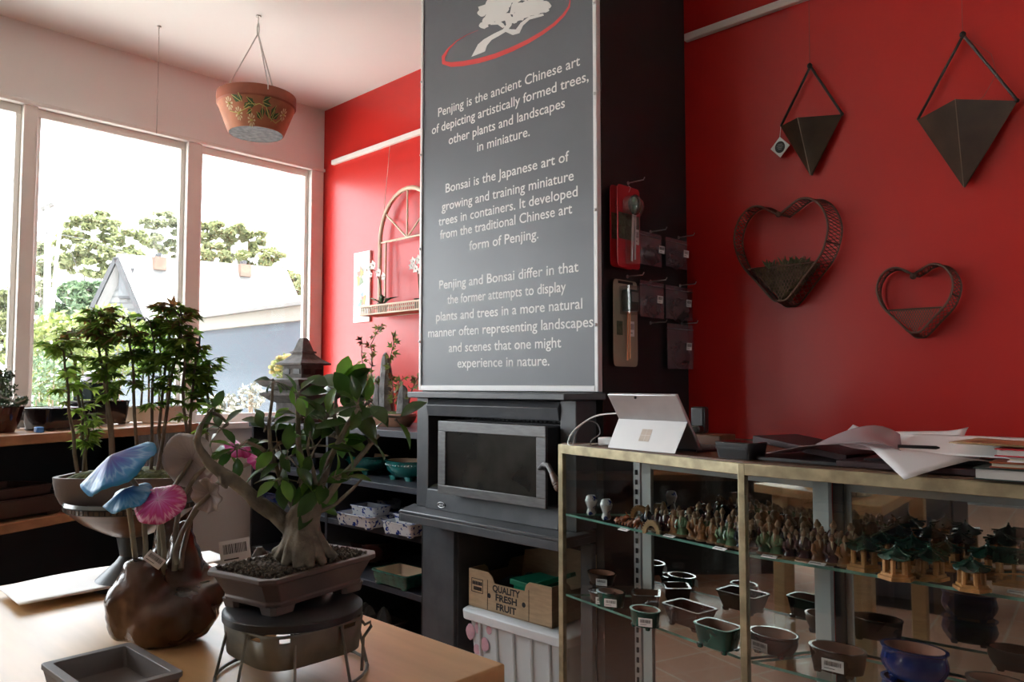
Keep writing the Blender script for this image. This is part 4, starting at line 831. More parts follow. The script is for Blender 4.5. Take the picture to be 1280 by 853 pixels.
# ------------------------------------------------------------------ driftwood vase
DL = 1.225; kl = DL/FPX
M_log = mat('polished_driftwood', (.035,.016,.009), .22, var=.5, scale=9, stretch=(1,1,.35), col2=(.14,.066,.036), bump=.25, bscale=25, coat=.5)
c0 = D(205, 800, DL); t = thing('driftwood_vase', 'polished brown driftwood vase with two hollow horns on the work table', 'vase', (c0.x, c0.y, TT))
b = MB()
def P_(x, y, o=0): return D(x, y, DL+o)
b.tube([P_(160,792),P_(163,770,-.01),P_(170,745,-.01),P_(177,722,-.005),P_(181,704,-.005),P_(180,697,-.005)], [.028,.038,.042,.036,.028,.023], 18)
b.tube([P_(163,778,.0),P_(185,775,-.01),P_(215,772,0),P_(242,762,.02),P_(262,748,.03)], [.030,.044,.050,.045,.033], 18)
b.tube([P_(200,770,.03),P_(222,735,.04),P_(232,700,.045),P_(231,672,.045),P_(229,652,.05)], [.050,.042,.028,.019,.010], 16)
b.tube([P_(225,765,.02),P_(250,752,.025),P_(268,742,.04),P_(272,730,.055),P_(258,722,.06),P_(240,716,.06)], [.040,.034,.024,.019,.018,.022], 16)
b.tube([P_(205,745,.06),P_(210,705,.07),P_(214,668,.07),P_(210,645,.07)], [.045,.032,.026,.016], 14)
o = b.build('body', M_log, t, True)
r = o.modifiers.new('remesh', 'REMESH'); r.mode = 'VOXEL'; r.voxel_size = .0045; r.use_smooth_shade = True
s = o.modifiers.new('smooth', 'SMOOTH'); s.factor = .6; s.iterations = 6
tx = bpy.data.textures.new('grain', 'CLOUDS'); tx.noise_scale = .035; dm = o.modifiers.new('carve', 'DISPLACE'); dm.texture = tx; dm.strength = .012; dm.mid_level = .5
q = P_(181, 700, -.005); b = MB(); b.lathe([(.0185,.004),(.013,-.004),(.004,-.02)], 14, c=(q.x, q.y, q.z), c0=False); b.build('hollow', M_dark, t, True)
for (x, y) in ((236, 805), (170, 812), (160, 790)):
    q = Z(x, y-2, TT); b = MB(); b.tube([(q.x, q.y, TT+.001), (q.x, q.y, TT+.030)], [.004,.005], 8); b.build('peg_foot', mat('dark_blue_peg', (.01,.015,.06), .4), t, True)
nn = (_C-P_(180,703,-.04)); nn.z = 0; nn.normalize(); xd = Vector((0,0,1)).cross(nn)
R3 = Matrix.Rotation(-.7, 3, nn); sticker(t, Vector(P_(193,700,-.03))-Vector(t.location), R3 @ xd, R3 @ Vector((0,0,1)), .030, .017, 'price_tag')

# ------------------------------------------------------------------ metal mushrooms planted in it
M_capB = ramp_mat('blue_cap_enamel', [(0,(.045,.025,.22)),(.3,(.03,.06,.34)),(.52,(.04,.17,.48)),(.60,(.16,.36,.62)),(.68,(.03,.22,.52)),(1,(.02,.26,.46))], .42, .08, scale=14, streak=.8)
M_capB2 = ramp_mat('sky_blue_cap_enamel', [(0,(.07,.12,.42)),(.3,(.05,.24,.54)),(.6,(.18,.42,.66)),(.7,(.04,.27,.55)),(1,(.03,.27,.50))], .42, .08, scale=20, streak=.8)
M_capP = ramp_mat('magenta_cap_enamel', [(0,(.72,.45,.72)),(.22,(.62,.10,.42)),(.5,(.55,.02,.20)),(.62,(.75,.35,.50)),(.72,(.50,.015,.15)),(1,(.55,.08,.22))], .42, .08, scale=18, streak=1.1)
M_capW = ramp_mat('grey_white_gills', [(0,(.25,.22,.22)),(.25,(.42,.38,.38)),(.7,(.52,.48,.47)),(1,(.44,.40,.40))], .45, 0, scale=14, streak=.5)
M_stem = mat('sage_painted_stem', (.24,.22,.16), .4, var=.15, scale=30)
def mushroom(label, cx, cy, rx, path, normal, m, cone=.45, wav=.10, dep=DL, stem_r=.0046, do=0, lobes=6):
    """cap of radius rx pixels facing along normal (camera frame: right, up, towards viewer), stem through the given pixels"""
    c = D(cx, cy, dep+do); base = D(*path[0], dep); t = thing('metal_mushroom', label, 'ornament', tuple(base), 0, 'painted metal mushrooms in the driftwood vase')
    n = (_R*normal[0]+Vector((0,0,1))*normal[1]-_F*normal[2]).normalized(); r = rx*kl
    pts = [base]+[D(x, y, dep+do*(i+1)/len(path)) for i, (x, y) in enumerate(path[1:])]+[c-n*r*.02]
    sm = []
    for i in range(len(pts)-1):
        for f in (0,.5): sm.append(pts[i].lerp(pts[i+1], f))
    sm.append(pts[-1]); MB().tube(sm, [stem_r*(1-.25*i/len(sm)) for i in range(len(sm))], 8).build('stem', M_stem, t, True, smooth=60)
    b = MB(); rings = []; N = 72
    for f in (.02,.15,.3,.5,.7,.85,1.0):
        ring = []
        for i in range(N):
            a = 2*pi*i/N; rr_ = r*f*(1+wav*.5*f*sin(lobes*a+1)); z = -r*cone*(f**1.25) + r*wav*f*f*sin(lobes*a) + r*.012*f*sin(24*a); ring.append((rr_*cos(a), rr_*sin(a), z))
        rings.append(ring)
    b.loft(rings, True, False); o = b.build('cap', m, t, smooth=60, solid=.0015)
    q = n.to_track_quat('Z', 'Y'); o.matrix_local = Matrix.Translation(c-Vector(t.location)) @ q.to_matrix().to_4x4(); return t
mushroom('largest blue metal mushroom cap, tilted over the vase', 138, 571, 47, [(181,712),(182,680),(180,650),(172,610),(160,592)], (-.34,.80,.45), M_capB, .42, .07, do=-.02, lobes=5)
mushroom('smaller blue metal mushroom below the largest blue cap', 156, 612, 28, [(170,706),(167,680),(164,655),(160,630)], (-.18,.86,.42), M_capB2, .48, .09, do=-.03, lobes=5)
mushroom('magenta metal mushroom in the middle of the vase', 198, 624, 30, [(203,718),(205,690),(203,665),(200,645)], (-.02,.70,.62), M_capP, .36, .04, do=-.04)
mushroom('large white metal mushroom showing its gills, beside the magenta cap', 240, 574, 36, [(206,712),(200,690),(199,660),(210,620),(225,598)], (.12,.15,-.98), M_capW, .20, .05, do=.03)
mushroom('small grey white metal mushroom with fluted cap at the vase right', 263, 618, 22, [(222,706),(218,690),(228,665),(245,635)], (.30,.10,-.9), M_capW, .36, .10, do=.01, lobes=8)
mushroom('pink metal mushroom at the end of the long curved stem', 299, 556, 18, [(218,714),(219,690),(220,660),(226,625),(245,595),(270,573),(288,562)], (.35,.75,.3), M_capP, .45, .10, do=.04)
mushroom('pink metal mushroom half hidden behind the ficus leaves', 323, 574, 14, [(226,712),(228,690),(238,650),(265,610),(300,585)], (.6,.6,.2), M_capP, .45, .10, do=.09)

# ------------------------------------------------------------------ wire stand, bonsai pot and ficus
sp = Z(366, 842, TT); SX, SYY = sp.x, sp.y; dS = local_dep((SX, SYY, .85)); kS = dS/FPX; DZ = .846
rD = 84.5*kS
t = thing('wire_stand', 'old wire plant stand with punched metal band under the ficus', 'stand', (SX, SYY, TT))
MB().lathe([(rD-.004,DZ-TT-.013),(rD,DZ-TT-.011),(rD,DZ-TT-.002),(rD-.003,DZ-TT),(0,DZ-TT)], 56).build('turntable_disc', M_plastic, t)
M_zinc = mat('dull_zinc', (.17,.158,.125), .55, metal=.15, var=.3, scale=14, bump=.08, bscale=40)
b = MB(); n = 48; z1, z0 = DZ-TT-.014, DZ-TT-.060; ww = .35
V = []; F = []
rows_ = [z1, z1-.004, z1-.010, z0]; rB = rD*.99
def br(a, f): k = 1-.05*f; e = .5; c, s = cos(a), sin(a); return (rB*k*(abs(c)**e)*(1 if c > 0 else -1)*.86, rB*k*(abs(s)**e)*(1 if s > 0 else -1)*.86)
for j, z in enumerate(rows_):
    for i in range(n): x, y = br(2*pi*i/n, (z1-z)/.04); V.append((x, y, z))
for j in range(3):
    for i in range(n):
        if j == 1 and i % 6 in (1, 2): continue
        F.append((j*n+i, j*n+(i+1) % n, (j+1)*n+(i+1) % n, (j+1)*n+i))
b.add(V, F); b.build('band', M_zinc, t, smooth=50, solid=.0012)
for i in range(8):
    a = 2*pi*(i+.35)/8; c, s = cos(a), sin(a); R1, R2 = rD*.90, rD*1.08
    b = MB(); b.tube([(c*rD*.8, s*rD*.8, DZ-TT-.016), (c*R1, s*R1, DZ-TT-.02), (c*(R1+.004), s*(R1+.004), .06), (c*R2, s*R2, .003)], .0021, 6); b.build('leg', M_zinc, t)
b = MB(); b.tube([(cos(2*pi*i/32)*rD*1.08, sin(2*pi*i/32)*rD*1.08, .004) for i in range(32)], .0024, 6, closed=True); b.build('foot_ring', M_zinc, t)
b = MB(); rr0 = _R; p0 = Vector((0,0,0))+_R*rD*.95
b.tube([p0+Vector((0,0,.092)), p0+_R*.004+Vector((0,0,.075)), p0+_R*.010+Vector((0,0,.068)), p0+_R*.018+Vector((0,0,.072)), p0+_R*.019+Vector((0,0,.066)), p0+_R*.008+Vector((0,0,.05)), p0+_R*.006+Vector((0,0,.004))], .0024, 6); b.build('side_hook', M_zinc, t)
# pot
RZm = .900
cr_ = [Z(267,710,RZm), Z(319,731,RZm), Z(467,692,RZm), Z(408,676.5,RZm)]
pc = (cr_[0]+cr_[1]+cr_[2]+cr_[3])/4; ax = ((cr_[2]-cr_[1])+(cr_[3]-cr_[0])); ax.z = 0; ax.normalize()
PW, PD = .224, .139; rzP = atan2(ax.y, ax.x)
t = thing('ficus_bonsai', 'thick trunked ficus bonsai in a brown rectangular pot on the wire stand', 'bonsai', (pc.x, pc.y, DZ+.0005), rzP)
hP = RZm-DZ-.0005
pt = MB(); pt.loft([sec(PW*.80,PD*.80,.010,'cut',r=.014), sec(PW*.82,PD*.82,.016,'cut',r=.014), sec(PW*.80,PD*.80,.018,'cut',r=.014), sec(PW*.93,PD*.93,hP-.009,'cut',r=.015), sec(PW,PD,hP-.006,'cut',r=.016), sec(PW,PD,hP,'cut',r=.016), sec(PW*.90,PD*.86,hP,'cut',r=.012), sec(PW*.88,PD*.84,hP-.01,'cut',r=.012)], True, True)
o = pt.build('pot', M_clay, t, smooth=30, bevel=.0012)
for sx_ in (-1,1):
    for sy_ in (-1,1): MB().loft([sec(.040,.030,0,'cut',r=.006), sec(.046,.034,.012,'cut',r=.006)]).build('foot', M_clay, t).location = (sx_*(PW*.40-.023), sy_*(PD*.40-.017), 0)
g = MB(); V = []; F = []; nx, ny = 44, 28; PWi, PDi = PW*.89, PD*.85
for i in range(nx+1):
    for j in range(ny+1):
        x, y = (i/nx-.5)*PWi, (j/ny-.5)*PDi; e = max(abs(x)/(PWi/2), abs(y)/(PDi/2)); V.append((x*.995, y*.995, hP-.006+.008*(1-e**4)+random.uniform(0,.0035)))
for i in range(nx):
    for j in range(ny): a = i*(ny+1)+j; F.append((a, a+ny+1, a+ny+2, a+1))
g.add(V, F)
for _ in range(900): 
    x, y = random.uniform(-.5,.5)*PWi*.96, random.uniform(-.5,.5)*PDi*.96; g.ball((x, y, hP+.0015), random.uniform(.0016,.0034), 5, 3, jit=.3)
g.build('soil', mat('grit_soil', (.028,.022,.018), .9, scale=300, col2=(.12,.09,.06)), t, smooth=0)
dF = local_dep((pc.x, pc.y, .95)); kF = dF/FPX
def fp(x, y, o=0): return D(x, y, dF+o)
b = MB()
b.tube([fp(378,708), fp(377,690), fp(377,670), fp(380,648), fp(385,630), fp(388,618)], [.034,.031,.027,.025,.021,.011], 18, jit=.10)
for (x, y, o) in ((345,700,-.03),(356,708,-.05),(372,712,-.055),(388,710,-.05),(405,706,-.03),(420,698,.0),(415,690,.03),(342,692,.01)):
    b.tube([fp(377+(x-377)*.35, 665, o*.45), fp(377+(x-377)*.62, 686, o*.75), fp(x, y, o)], [.009,.0105,.0065], 8, jit=.15)
LB = [(362,660),(345,643),(322,628),(306,612),(290,600),(275,590),(262,580),(250,562),(245,549)]
b.tube([fp(x, y, -.004*i) for i, (x, y) in enumerate(LB)], [.014,.0125,.0115,.0105,.0095,.0085,.0075,.006,.005], 12, jit=.14)
b.tube([fp(246,549,-.03), fp(250,535,-.03), fp(256,524,-.03), fp(262,515,-.03), fp(268,508,-.03)], [.006,.0045,.003,.0025,.0015], 7, jit=.1)
b.tube([fp(276,592,-.02), fp(280,603,-.025), fp(284,612,-.03)], [.006,.007,.002], 7, jit=.15)
o = b.build('trunk', M_bark, t, True); r = o.modifiers.new('remesh', 'REMESH'); r.mode = 'VOXEL'; r.voxel_size = .0024; r.use_smooth_shade = True
s = o.modifiers.new('smooth', 'SMOOTH'); s.factor = .5; s.iterations = 3
b = MB(); TIP = {}
BR = [[(372,640),(358,620),(350,600),(352,575),(345,560)], [(392,630),(404,600),(412,575),(424,550),(436,528),(448,510)], [(376,625),(380,590),(373,555),(372,520),(371,495)], [(398,622),(392,590),(384,560),(388,540)], [(404,628),(424,600),(446,576),(462,556),(474,544)], [(350,600),(338,560),(336,530),(340,500),(341,478)], [(400,640),(420,630),(440,612),(455,596)], [(424,550),(418,520),(420,495),(425,478)], [(436,528),(455,520),(478,520),(500,522)], [(345,575),(325,560),(308,552),(296,560)], [(362,650),(375,655),(382,668)], [(276,591),(278,575),(286,565)], [(262,515),(275,520),(285,530)]]
for i, path in enumerate(BR):
    o = random.uniform(-.02, .02); pts = [fp(x, y, o*j) for j, (x, y) in enumerate(path)]; r0 = .0062 if i in (0,1,2,4) else .0036
    b.tube(pts, [r0*(1-.7*j/len(pts)) for j in range(len(pts))], 7, jit=.12)
CL = [(425,488,26,12,1.2),(448,505,22,9,1.1),(466,500,18,8,1.1),(392,628,18,7,1.0),(412,545,22,8,1),(385,522,24,8,.8),(352,552,26,9,.85),(398,556,26,10,.9),(432,552,20,6,1),(462,545,18,4,1.0),(330,540,20,6,.8),(296,560,20,8,.85),(288,572,14,4,.9),(272,540,15,5,.9),(415,596,20,6,1),(372,604,22,7,.9),(341,474,11,5,.8),(371,492,14,5,.8),(405,610,16,4,1.1),(382,655,12,4,1.1),(494,526,10,2,1.1),(270,512,9,4,.7),(325,590,18,5,.9),(440,530,18,5,1.1),(352,596,16,5,.9),(405,525,18,6,1.0),(365,575,20,6,.9)]
fo = MB()
def ficus_leaf(b, p, d, n, L, W, m=0):
    d = d.normalized(); n = (n-d*n.dot(d)); n = n.normalized() if n.length > 1e-5 else d.orthogonal().normalized(); c = n.cross(d); pr = [(0,0),(.12,.45),(.35,.95),(.6,1),(.82,.62),(1,0)]
    V = []
    for f, w in pr:
        q = p+d*L*f-n*L*.22*f*f
        V += [q+c*W*.5*w+n*W*.16*w, q, q-c*W*.5*w+n*W*.16*w]
    F = []
    for i in range(5): a = i*3; F += [(a, a+3, a+4, a+1), (a+1, a+4, a+5, a+2)]
    b.add(V, F, m)
allp = [q for path in BR for q in path]+LB[5:]
for (x, y, r, n, sc) in CL:
    near = min(allp, key=lambda q: (q[0]-x)**2+(q[1]-y)**2); o = random.uniform(-.035, .035); s0 = fp(*near, 0); e0 = fp(x, y, o); b.tube([s0, (s0+e0)/2+rdirv()*.004, e0], [.0024,.002,.0012], 5)
    for _ in range(n):
        q = s0.lerp(e0, random.uniform(.25, 1)); an = random.uniform(0, 2*pi); d = (_R*cos(an)*1.0+Vector((0,0,1))*(sin(an)*.8+.15)+_F*random.gauss(0,.55)); d.normalize()
        st_ = q+d*random.uniform(.2, 1)*r*kF*.7; b.tube([q, st_], [.0011,.0009], 4); L = random.uniform(.030,.046)*sc
        ficus_leaf(fo, st_, d, Vector((random.gauss(0,.5), random.gauss(0,.5), .8))-_F*.35, L, L*random.uniform(.42,.56), 1 if random.random() < .16 else 0)
b.build('branch', M_bark, t, True); fo.build('foliage', M_leaf, t, True, smooth=60, mats=[M_leaf, M_leaf2])

# ------------------------------------------------------------------ empty tray pot in front, price card
cr_ = [Z(50,830,TT+.035), Z(163,803,TT+.035), Z(228,843,TT+.035)]
e1_ = cr_[1]-cr_[0]; e2_ = cr_[2]-cr_[1]; cc = (cr_[0]+cr_[2])/2; W1 = e1_.length
rz_ = atan2(e1_.y, e1_.x); D1 = e2_.length*.96
t = thing('square_training_pot', 'empty grey brown square pot at the near table edge', 'pot', (cr_[1].x+(-e1_.normalized()*W1/2+Vector((e1_.y,-e1_.x,0)).normalized()*D1/2).x, cr_[1].y+(-e1_.normalized()*W1/2+Vector((e1_.y,-e1_.x,0)).normalized()*D1/2).y, TT+.0005), rz_)
h_ = .035
MB().loft([sec(W1*.88,D1*.88,.0,'cut',r=.004), sec(W1*.97,D1*.97,h_-.008,'cut',r=.004), sec(W1,D1,h_-.007,'cut',r=.004), sec(W1,D1,h_,'cut',r=.004), sec(W1-.024,D1-.024,h_,'cut',r=.003), sec(W1*.80,D1*.80,.007,'cut',r=.003)], True, True).build('body', M_clay2, t, smooth=30, bevel=.001)
b = MB(); b.lathe([(.012,.0073),(.009,.0074)], 14, c=(0,0,0)); b.build('drain_hole', M_dark, t)
pcx = D(294, 690, 1.26); t = thing('price_card', 'white barcode price card on a brown stone behind the ficus pot', 'card', (pcx.x, pcx.y, TT))
q = 1.26/FPX; nn = (_C-pcx); nn.z = 0; nn.normalize(); xd = Vector((0,0,1)).cross(nn); R3 = Matrix.Rotation(.12, 3, nn)
sticker(t, Vector((0,0,pcx.z-TT)), R3 @ xd, R3 @ (Vector((0,0,1))-nn*.25).normalized(), 36*q, 30*q, 'card')
b = MB(); b.tube([(0,0,.0), Vector((0,0,pcx.z-TT-8*q))-nn*.004], .0018, 6); b.tube([Vector((0,0,0)), Vector((.02,0,0.001))], .0018, 5); b.build('wire_holder', M_zinc, t)
q = D(325, 690, 1.30); b = MB(); rock(b, (q.x, q.y, TT), .04, (1.1,.9,3.4)); o = b.build('brown_stone', mat('brown_stone', (.09,.055,.035), .7, var=.4, bump=.3), smooth=30); tag(o, 'upright brown stone standing behind the ficus pot', 'stone')
# ------------------------------------------------------------------ hanging terracotta planter and spare hook
hk = Z(323, 20, CZ); dh = local_dep((hk.x, hk.y, 2.4)); kh = dh/FPX
zr, zbm = D(320, 121, dh).z, D(322, 169, dh).z; Rp, Rb_ = 47.5*kh, 33*kh
t = thing('hanging_planter', 'terracotta planter with floral relief hanging from the ceiling by wires', 'planter', (hk.x, hk.y, zbm))
M_tc = mat('terracotta', (.36,.125,.06), .75, var=.25, scale=10, bump=.08, bscale=60); M_tcr = mat('terracotta_rim', (.27,.075,.04), .75, var=.15, scale=12)
h = zr-zbm; hr = h*.30
MB().lathe([(Rb_*.98,0),(Rb_*1.02,.004),(Rp*.965,h-hr)], 56, c0=False, c1=False).build('planter_body', M_tc, t)
MB().lathe([(Rp*.965,h-hr),(Rp*1.0,h-hr+.006),(Rp*1.0,h),(Rp*.94,h),(Rp*.90,h-hr),(Rb_*.9,.02),(0,.02)], 56, c0=False, c1=False).build('rim', M_tcr, t)
MB().lathe([(0,.0),(Rb_*.55,.0015),(Rb_*.97,.0)], 40, c0=False, c1=False).build('base', mat('grey_planter_base', (.085,.085,.09), .85, var=.5, scale=40), t)
def onside(a, f, off=.0016): r = Rb_*1.02+(Rp*.965-Rb_*1.02)*f+off; return Vector((r*cos(a), r*sin(a), .004+(h-hr-.004)*f))
va = atan2(-hk.y, -hk.x)
def sidepoly(b, pts, off): b.add([onside(va+a*1.3, .5+(f-.5)*1.25, off) for a, f in pts], [tuple(range(len(pts)))])
lf = MB(); vn = MB(); fl = MB(); ce = MB()
def leafp(a, f, da, df): # leaf from (a,f) along (da,df)
    L_ = sqrt(da*da+(df*.45)**2); na, nf = -df*.45*.32, da/.45*.32*.45*2.0
    sidepoly(lf, [(a,f), (a+da*.4+na, f+df*.4+nf*.8), (a+da, f+df), (a+da*.4-na, f+df*.4-nf*.8)], .003)
    vn.tube([onside(va+a*1.3, .5+(f-.5)*1.25, .0035), onside(va+(a+da*.95)*1.3, .5+(f+df*.95-.5)*1.25, .0035)], .0014, 4)
for (a, f, da, df) in ((-.05,.62,-.16,.22),(-.02,.66,-.22,-.02),(.12,.75,.16,.16),(.12,.72,.2,-.04),(.12,.62,.02,-.34),(.2,.60,.1,-.28),(.34,.40,.08,.34),(.40,.34,.14,.22),(.36,.25,.05,.36),(-.30,.70,-.06,.26),(-.34,.72,-.18,.2),(-.28,.55,.14,.14),(-.1,.5,-.13,-.12),(.0,.45,.12,-.2)): leafp(a, f, da, df)
vn.tube([onside(va+a*1.3, .5+(f-.5)*1.25, .002) for a, f in ((-.65,.5),(-.45,.42),(-.2,.55),(.05,.68),(.2,.62),(.32,.35),(.5,.25),(.62,.4))], .0022, 6)
for (a, f) in ((-.42,.40),(-.12,.22),(-.62,.70),(.66,.55)):
    for k in range(9):
        q = 2*pi*k/9; sidepoly(fl, [(a+.025*cos(q), f+.05*sin(q)), (a+.085*cos(q-.22), f+.17*sin(q-.22)), (a+.10*cos(q), f+.20*sin(q)), (a+.085*cos(q+.22), f+.17*sin(q+.22))], .0025)
    ce.ball(onside(va+a*1.3, .5+(f-.5)*1.25, .002), .006, 8, 5)
lf.build('relief_leaf', mat('relief_green', (.03,.075,.015), .6, var=.2), t, smooth=0); vn.build('relief_vine', mat('relief_straw', (.50,.40,.12), .6), t); fl.build('relief_flower', mat('relief_flower_pale', (.62,.50,.30), .6), t, smooth=0); ce.build('flower_centre', mat('relief_straw', (.5,.4,.12)), t)
jn = D(325, 40, dh); jn.x, jn.y = hk.x, hk.y; jl = jn.z-zbm
b = MB()
aR = atan2(_R.y, _R.x)
for q in (aR+pi-.15, aR-.98, aR+1.28): b.tube([(Rp*1.005*cos(q), Rp*1.005*sin(q), h-.02), (Rp*1.0*cos(q), Rp*1.0*sin(q), h+.004), (0,0,jl)], .0028, 6)
b.build('hanger_wire', mat('galvanised_wire', (.55,.53,.50), .4, metal=.6), t)
b = MB(); b.tube([(0.008*cos(a), 0.0, jl+.02+.028*sin(a)) for a in [2*pi*i/16 for i in range(16)]], .003, 6, closed=True); b.tube([(0,0,jl+.03),(0,0,CZ-zbm-.004)], .0028, 6); b.lathe([(.011,CZ-zbm-.006),(.011,CZ-zbm)], 12); b.build('ceiling_hook', mat('galvanised_wire', (.55,.53,.50)), t)
w0 = Z(199, 33, CZ); dw = local_dep((w0.x, w0.y, 2.5)); za, zm_ = D(199, 168, dw).z, D(198, 130, dw).z
t = thing('hanging_wire', 'thin bare hook wire hanging from the ceiling near the middle window pane', 'hook', (w0.x, w0.y, za))
H1 = CZ-za; hm = zm_-za
b = MB(); b.lathe([(.009,H1-.006),(.009,H1)], 12); b.tube([(0,0,H1-.004),(0,0,H1-.05)], .003, 6); b.build('ceiling_hook', M_frame, t)
b = MB(); b.tube([(0,0,H1-.05),(0.003,0,hm+.1),(0,0,hm+.02)], .0016, 5); b.tube([(.007*cos(2*pi*i/12), 0, hm+.012+.01*sin(2*pi*i/12)) for i in range(12)], .0014, 5, closed=True); b.tube([(0,0,hm+.004),(0.001,0,.02),(0,0,0)], .0026, 6); b.build('wire', mat('galvanised_wire', (.55,.53,.50)), t)

# ------------------------------------------------------------------ packets on pegs on the chimney's dark side
CXS = CX1
M_blister = glassmat('blister_shell', (.97,.97,.97), 1.2, .05, .03, veil=((.8,.8,.8), .06))
def peg(px, py, label=None):
    q = X(px, py, CXS); b = MB(); b.tube([(CXS, q.y, q.z), (CXS+.062, q.y, q.z), (CXS+.067, q.y, q.z+.008)], .002, 6); b.lathe([(.006,0),(.006,.002)], 10, T=Matrix.Translation((CXS,q.y,q.z)) @ Matrix.Rotation(pi/2,4,'Y'))
    return tag(b.build('peg_hook', M_silver), label or 'metal peg hook', 'hook', 'peg hooks on the chimney side')
def blister(name, label, x0, y0, x1, y1, off, cardm, build):
    a, c = X(x0, y0, CXS+off), X(x1, y1, CXS+off); yc = (a.y+c.y)/2; w, h = abs(c.y-a.y), abs(a.z-c.z)
    t = thing(name, label, 'packet', (CXS+off, yc, c.z)); T = Matrix.Translation((0,0,h/2)) @ Matrix.Rotation(pi/2, 4, 'Z') @ Matrix.Rotation(pi/2, 4, 'X')   # sec x-> +y of the room
    cv = lambda rings: [[Vector((p[2], p[0], p[1]+h/2)) for p in r] for r in rings]
    MB().loft(cv([sec(w, h, 0, 'rect'), sec(w, h, .0015, 'rect')])).build('card', cardm, t); build(t, w, h); return t
def f_red(t, w, h):
    MB().prism([(.0021,-w*.46,h*.34),(.0021,w*.46,h*.34),(.0021,w*.46,h*.66),(.0021,-w*.46,h*.66)], (.0003,0,0)).build('photo_print', mat('garden_photo_print', (.03,.045,.02), .4, scale=60, col2=(.10,.13,.08)), t, smooth=0)
    MB().ball((.026, 0, h*.76), .026, 16, 12, sc=(.75,.9,1.3)).build('bulb', mat('green_glass_bulb', (.01,.045,.03), .08, coat=.6), t)
    b = MB(); b.tube([(.022,-.006,h*.64),(.018,-.010,h*.08)], .0035, 8); b.tube([(.022,.006,h*.64),(.018,.008,h*.10)], .0035, 8); b.build('glass_spike', M_silver, t)
    b = MB(); b.lathe([(.040,0),(.036,.03),(.02,.045),(.0,.048)], 20, sx=1, sy=1, T=Matrix.Translation((.003,0,h*.74)) @ Matrix.Rotation(pi/2,4,'Y')); b.box(.002,.03,-.022,.020,.012,h*.62); b.build('blister', M_blister, t)
    sticker(t, (.0028, w*.32, h*.40), (0,1,0), (0,0,1), .026, .05)
    b = MB(); b.tube([(.001,0,h*.93),(.001,.012,h*1.0),(.001,0,h*1.01)], .001, 4); b.build('hang_loop', M_paper, t)
blister('watering_bulb_pack', 'red carded green watering bulb pack, rear one of two on the peg', 762, 230, 791, 338, .014, M_red2, f_red)
blister('watering_bulb_pack', 'red carded green watering bulb pack, front one of two on the peg', 771, 229, 800, 338, .052, M_red2, f_red)
def f_met(t, w, h):
    b = MB(); b.prism([(.004,-.026,h*.63),(.004,.026,h*.63),(.004,.030,h*.88),(.004,-.030,h*.88)], (.034,0,0)); b.build('meter_body', mat('bottle_green_plastic', (.008,.045,.03), .3), t, bevel=.006)
    MB().box(.038,.0395,-.019,.019,h*.74,h*.85).build('dial_window', mat('dial_grey', (.25,.28,.26), .3), t)
    b = MB(); b.tube([(.014,-.006,h*.64),(.012,-.006,h*.07)], .0028, 8); b.tube([(.014,.006,h*.64),(.012,.006,h*.09)], .0028, 8); b.build('probe', mat('copper_probe', (.55,.25,.13), .3, metal=.8), t)
    b = MB(); b.prism([(.003,-.034,h*.60),(.003,.034,h*.60),(.003,.036,h*.92),(.003,-.036,h*.92)], (.04,0,0)); b.build('blister', M_blister, t)
    sticker(t, (.0022, w*.24, h*.44), (0,1,0), (0,0,1), .028, .05, 'price_sticker')
    MB().prism([(.0022,-w*.38,h*.36),(.0022,-w*.14,h*.36),(.0022,-w*.14,h*.52),(.0022,-w*.38,h*.52)], (.0004,0,0)).build('photo_print', mat('garden_photo_print', (.03,.045,.02)), t, smooth=0)
    MB().box(.0004,.0026,-w*.30,w*.30,h*.955,h*.985).build('hang_slot', M_dark, t)
blister('moisture_meter_pack', 'beige carded green moisture meter with two copper probes', 766, 348, 797, 459, .02, mat('beige_card_print', (.36,.31,.23), .5, var=.06), f_met)
def bag(label, x0, y0, x1, y1, off, sy):
    a, c = X(x0, y0, CXS+off), X(x1, y1, CXS+off); yc = (a.y+c.y)/2; w, h = abs(c.y-a.y), abs(a.z-c.z)
    t = thing('zip_bag', label, 'packet', (CXS+off, yc, c.z), 0, 'zip bags of black parts on pegs'); b = MB(); n = 8; V = []; F = []
    for s in (-1, 1):
        for i in range(n+1):
            for j in range(n+1):
                u, v = i/n*2-1, j/n; puff = (1-u*u)*sin(pi*min(1, v*1.15))**.8 if v < .87 else 0; V.append((s*(.0008+.020*puff)+random.uniform(-.0015,.0015)*(puff > 0), u*w/2, v*h))
    for s in range(2):
        for i in range(n):
            for j in range(n): q = s*(n+1)**2+i*(n+1)+j; F.append((q, q+n+1, q+n+2, q+1) if s else (q, q+1, q+n+2, q+n+1))
    b.add(V, F); b.build('film', M_bag, t)
    b = MB()
    for _ in range(12): b.tube([(random.uniform(-.008,.008), random.uniform(-.3,.3)*w, random.uniform(.1,.6)*h) for k in range(4)], random.uniform(.004,.007), 6)
    b.ball((0,0,h*.3), w*.3, 10, 6, sc=(.3,1,.8), jit=.15); b.build('contents', M_plastic, t)
    MB().box(-.003,.003,-w*.49,w*.49,h*.885,h*.90).build('zip_seal', mat('zip_strip', (.25,.16,.18), .4), t)
    sticker(t, (.022, sy*w, h*.5), (0,1,0), (0,.1,1), .034, .026)
bag('zip bag of black parts beside the red packs, top left of five', 800, 288, 827, 335, .02, .25)
bag('zip bag of black parts near the red wall, top right of five', 832, 296, 859, 338, .02, .2)
bag('zip bag of black parts beside the moisture meter', 800, 350, 830, 399, .03, .1)
bag('zip bag of black parts in the middle row near the red wall', 832, 356, 866, 402, .02, .15)
bag('zip bag of black parts, the lowest of five', 834, 404, 868, 462, .02, .1)
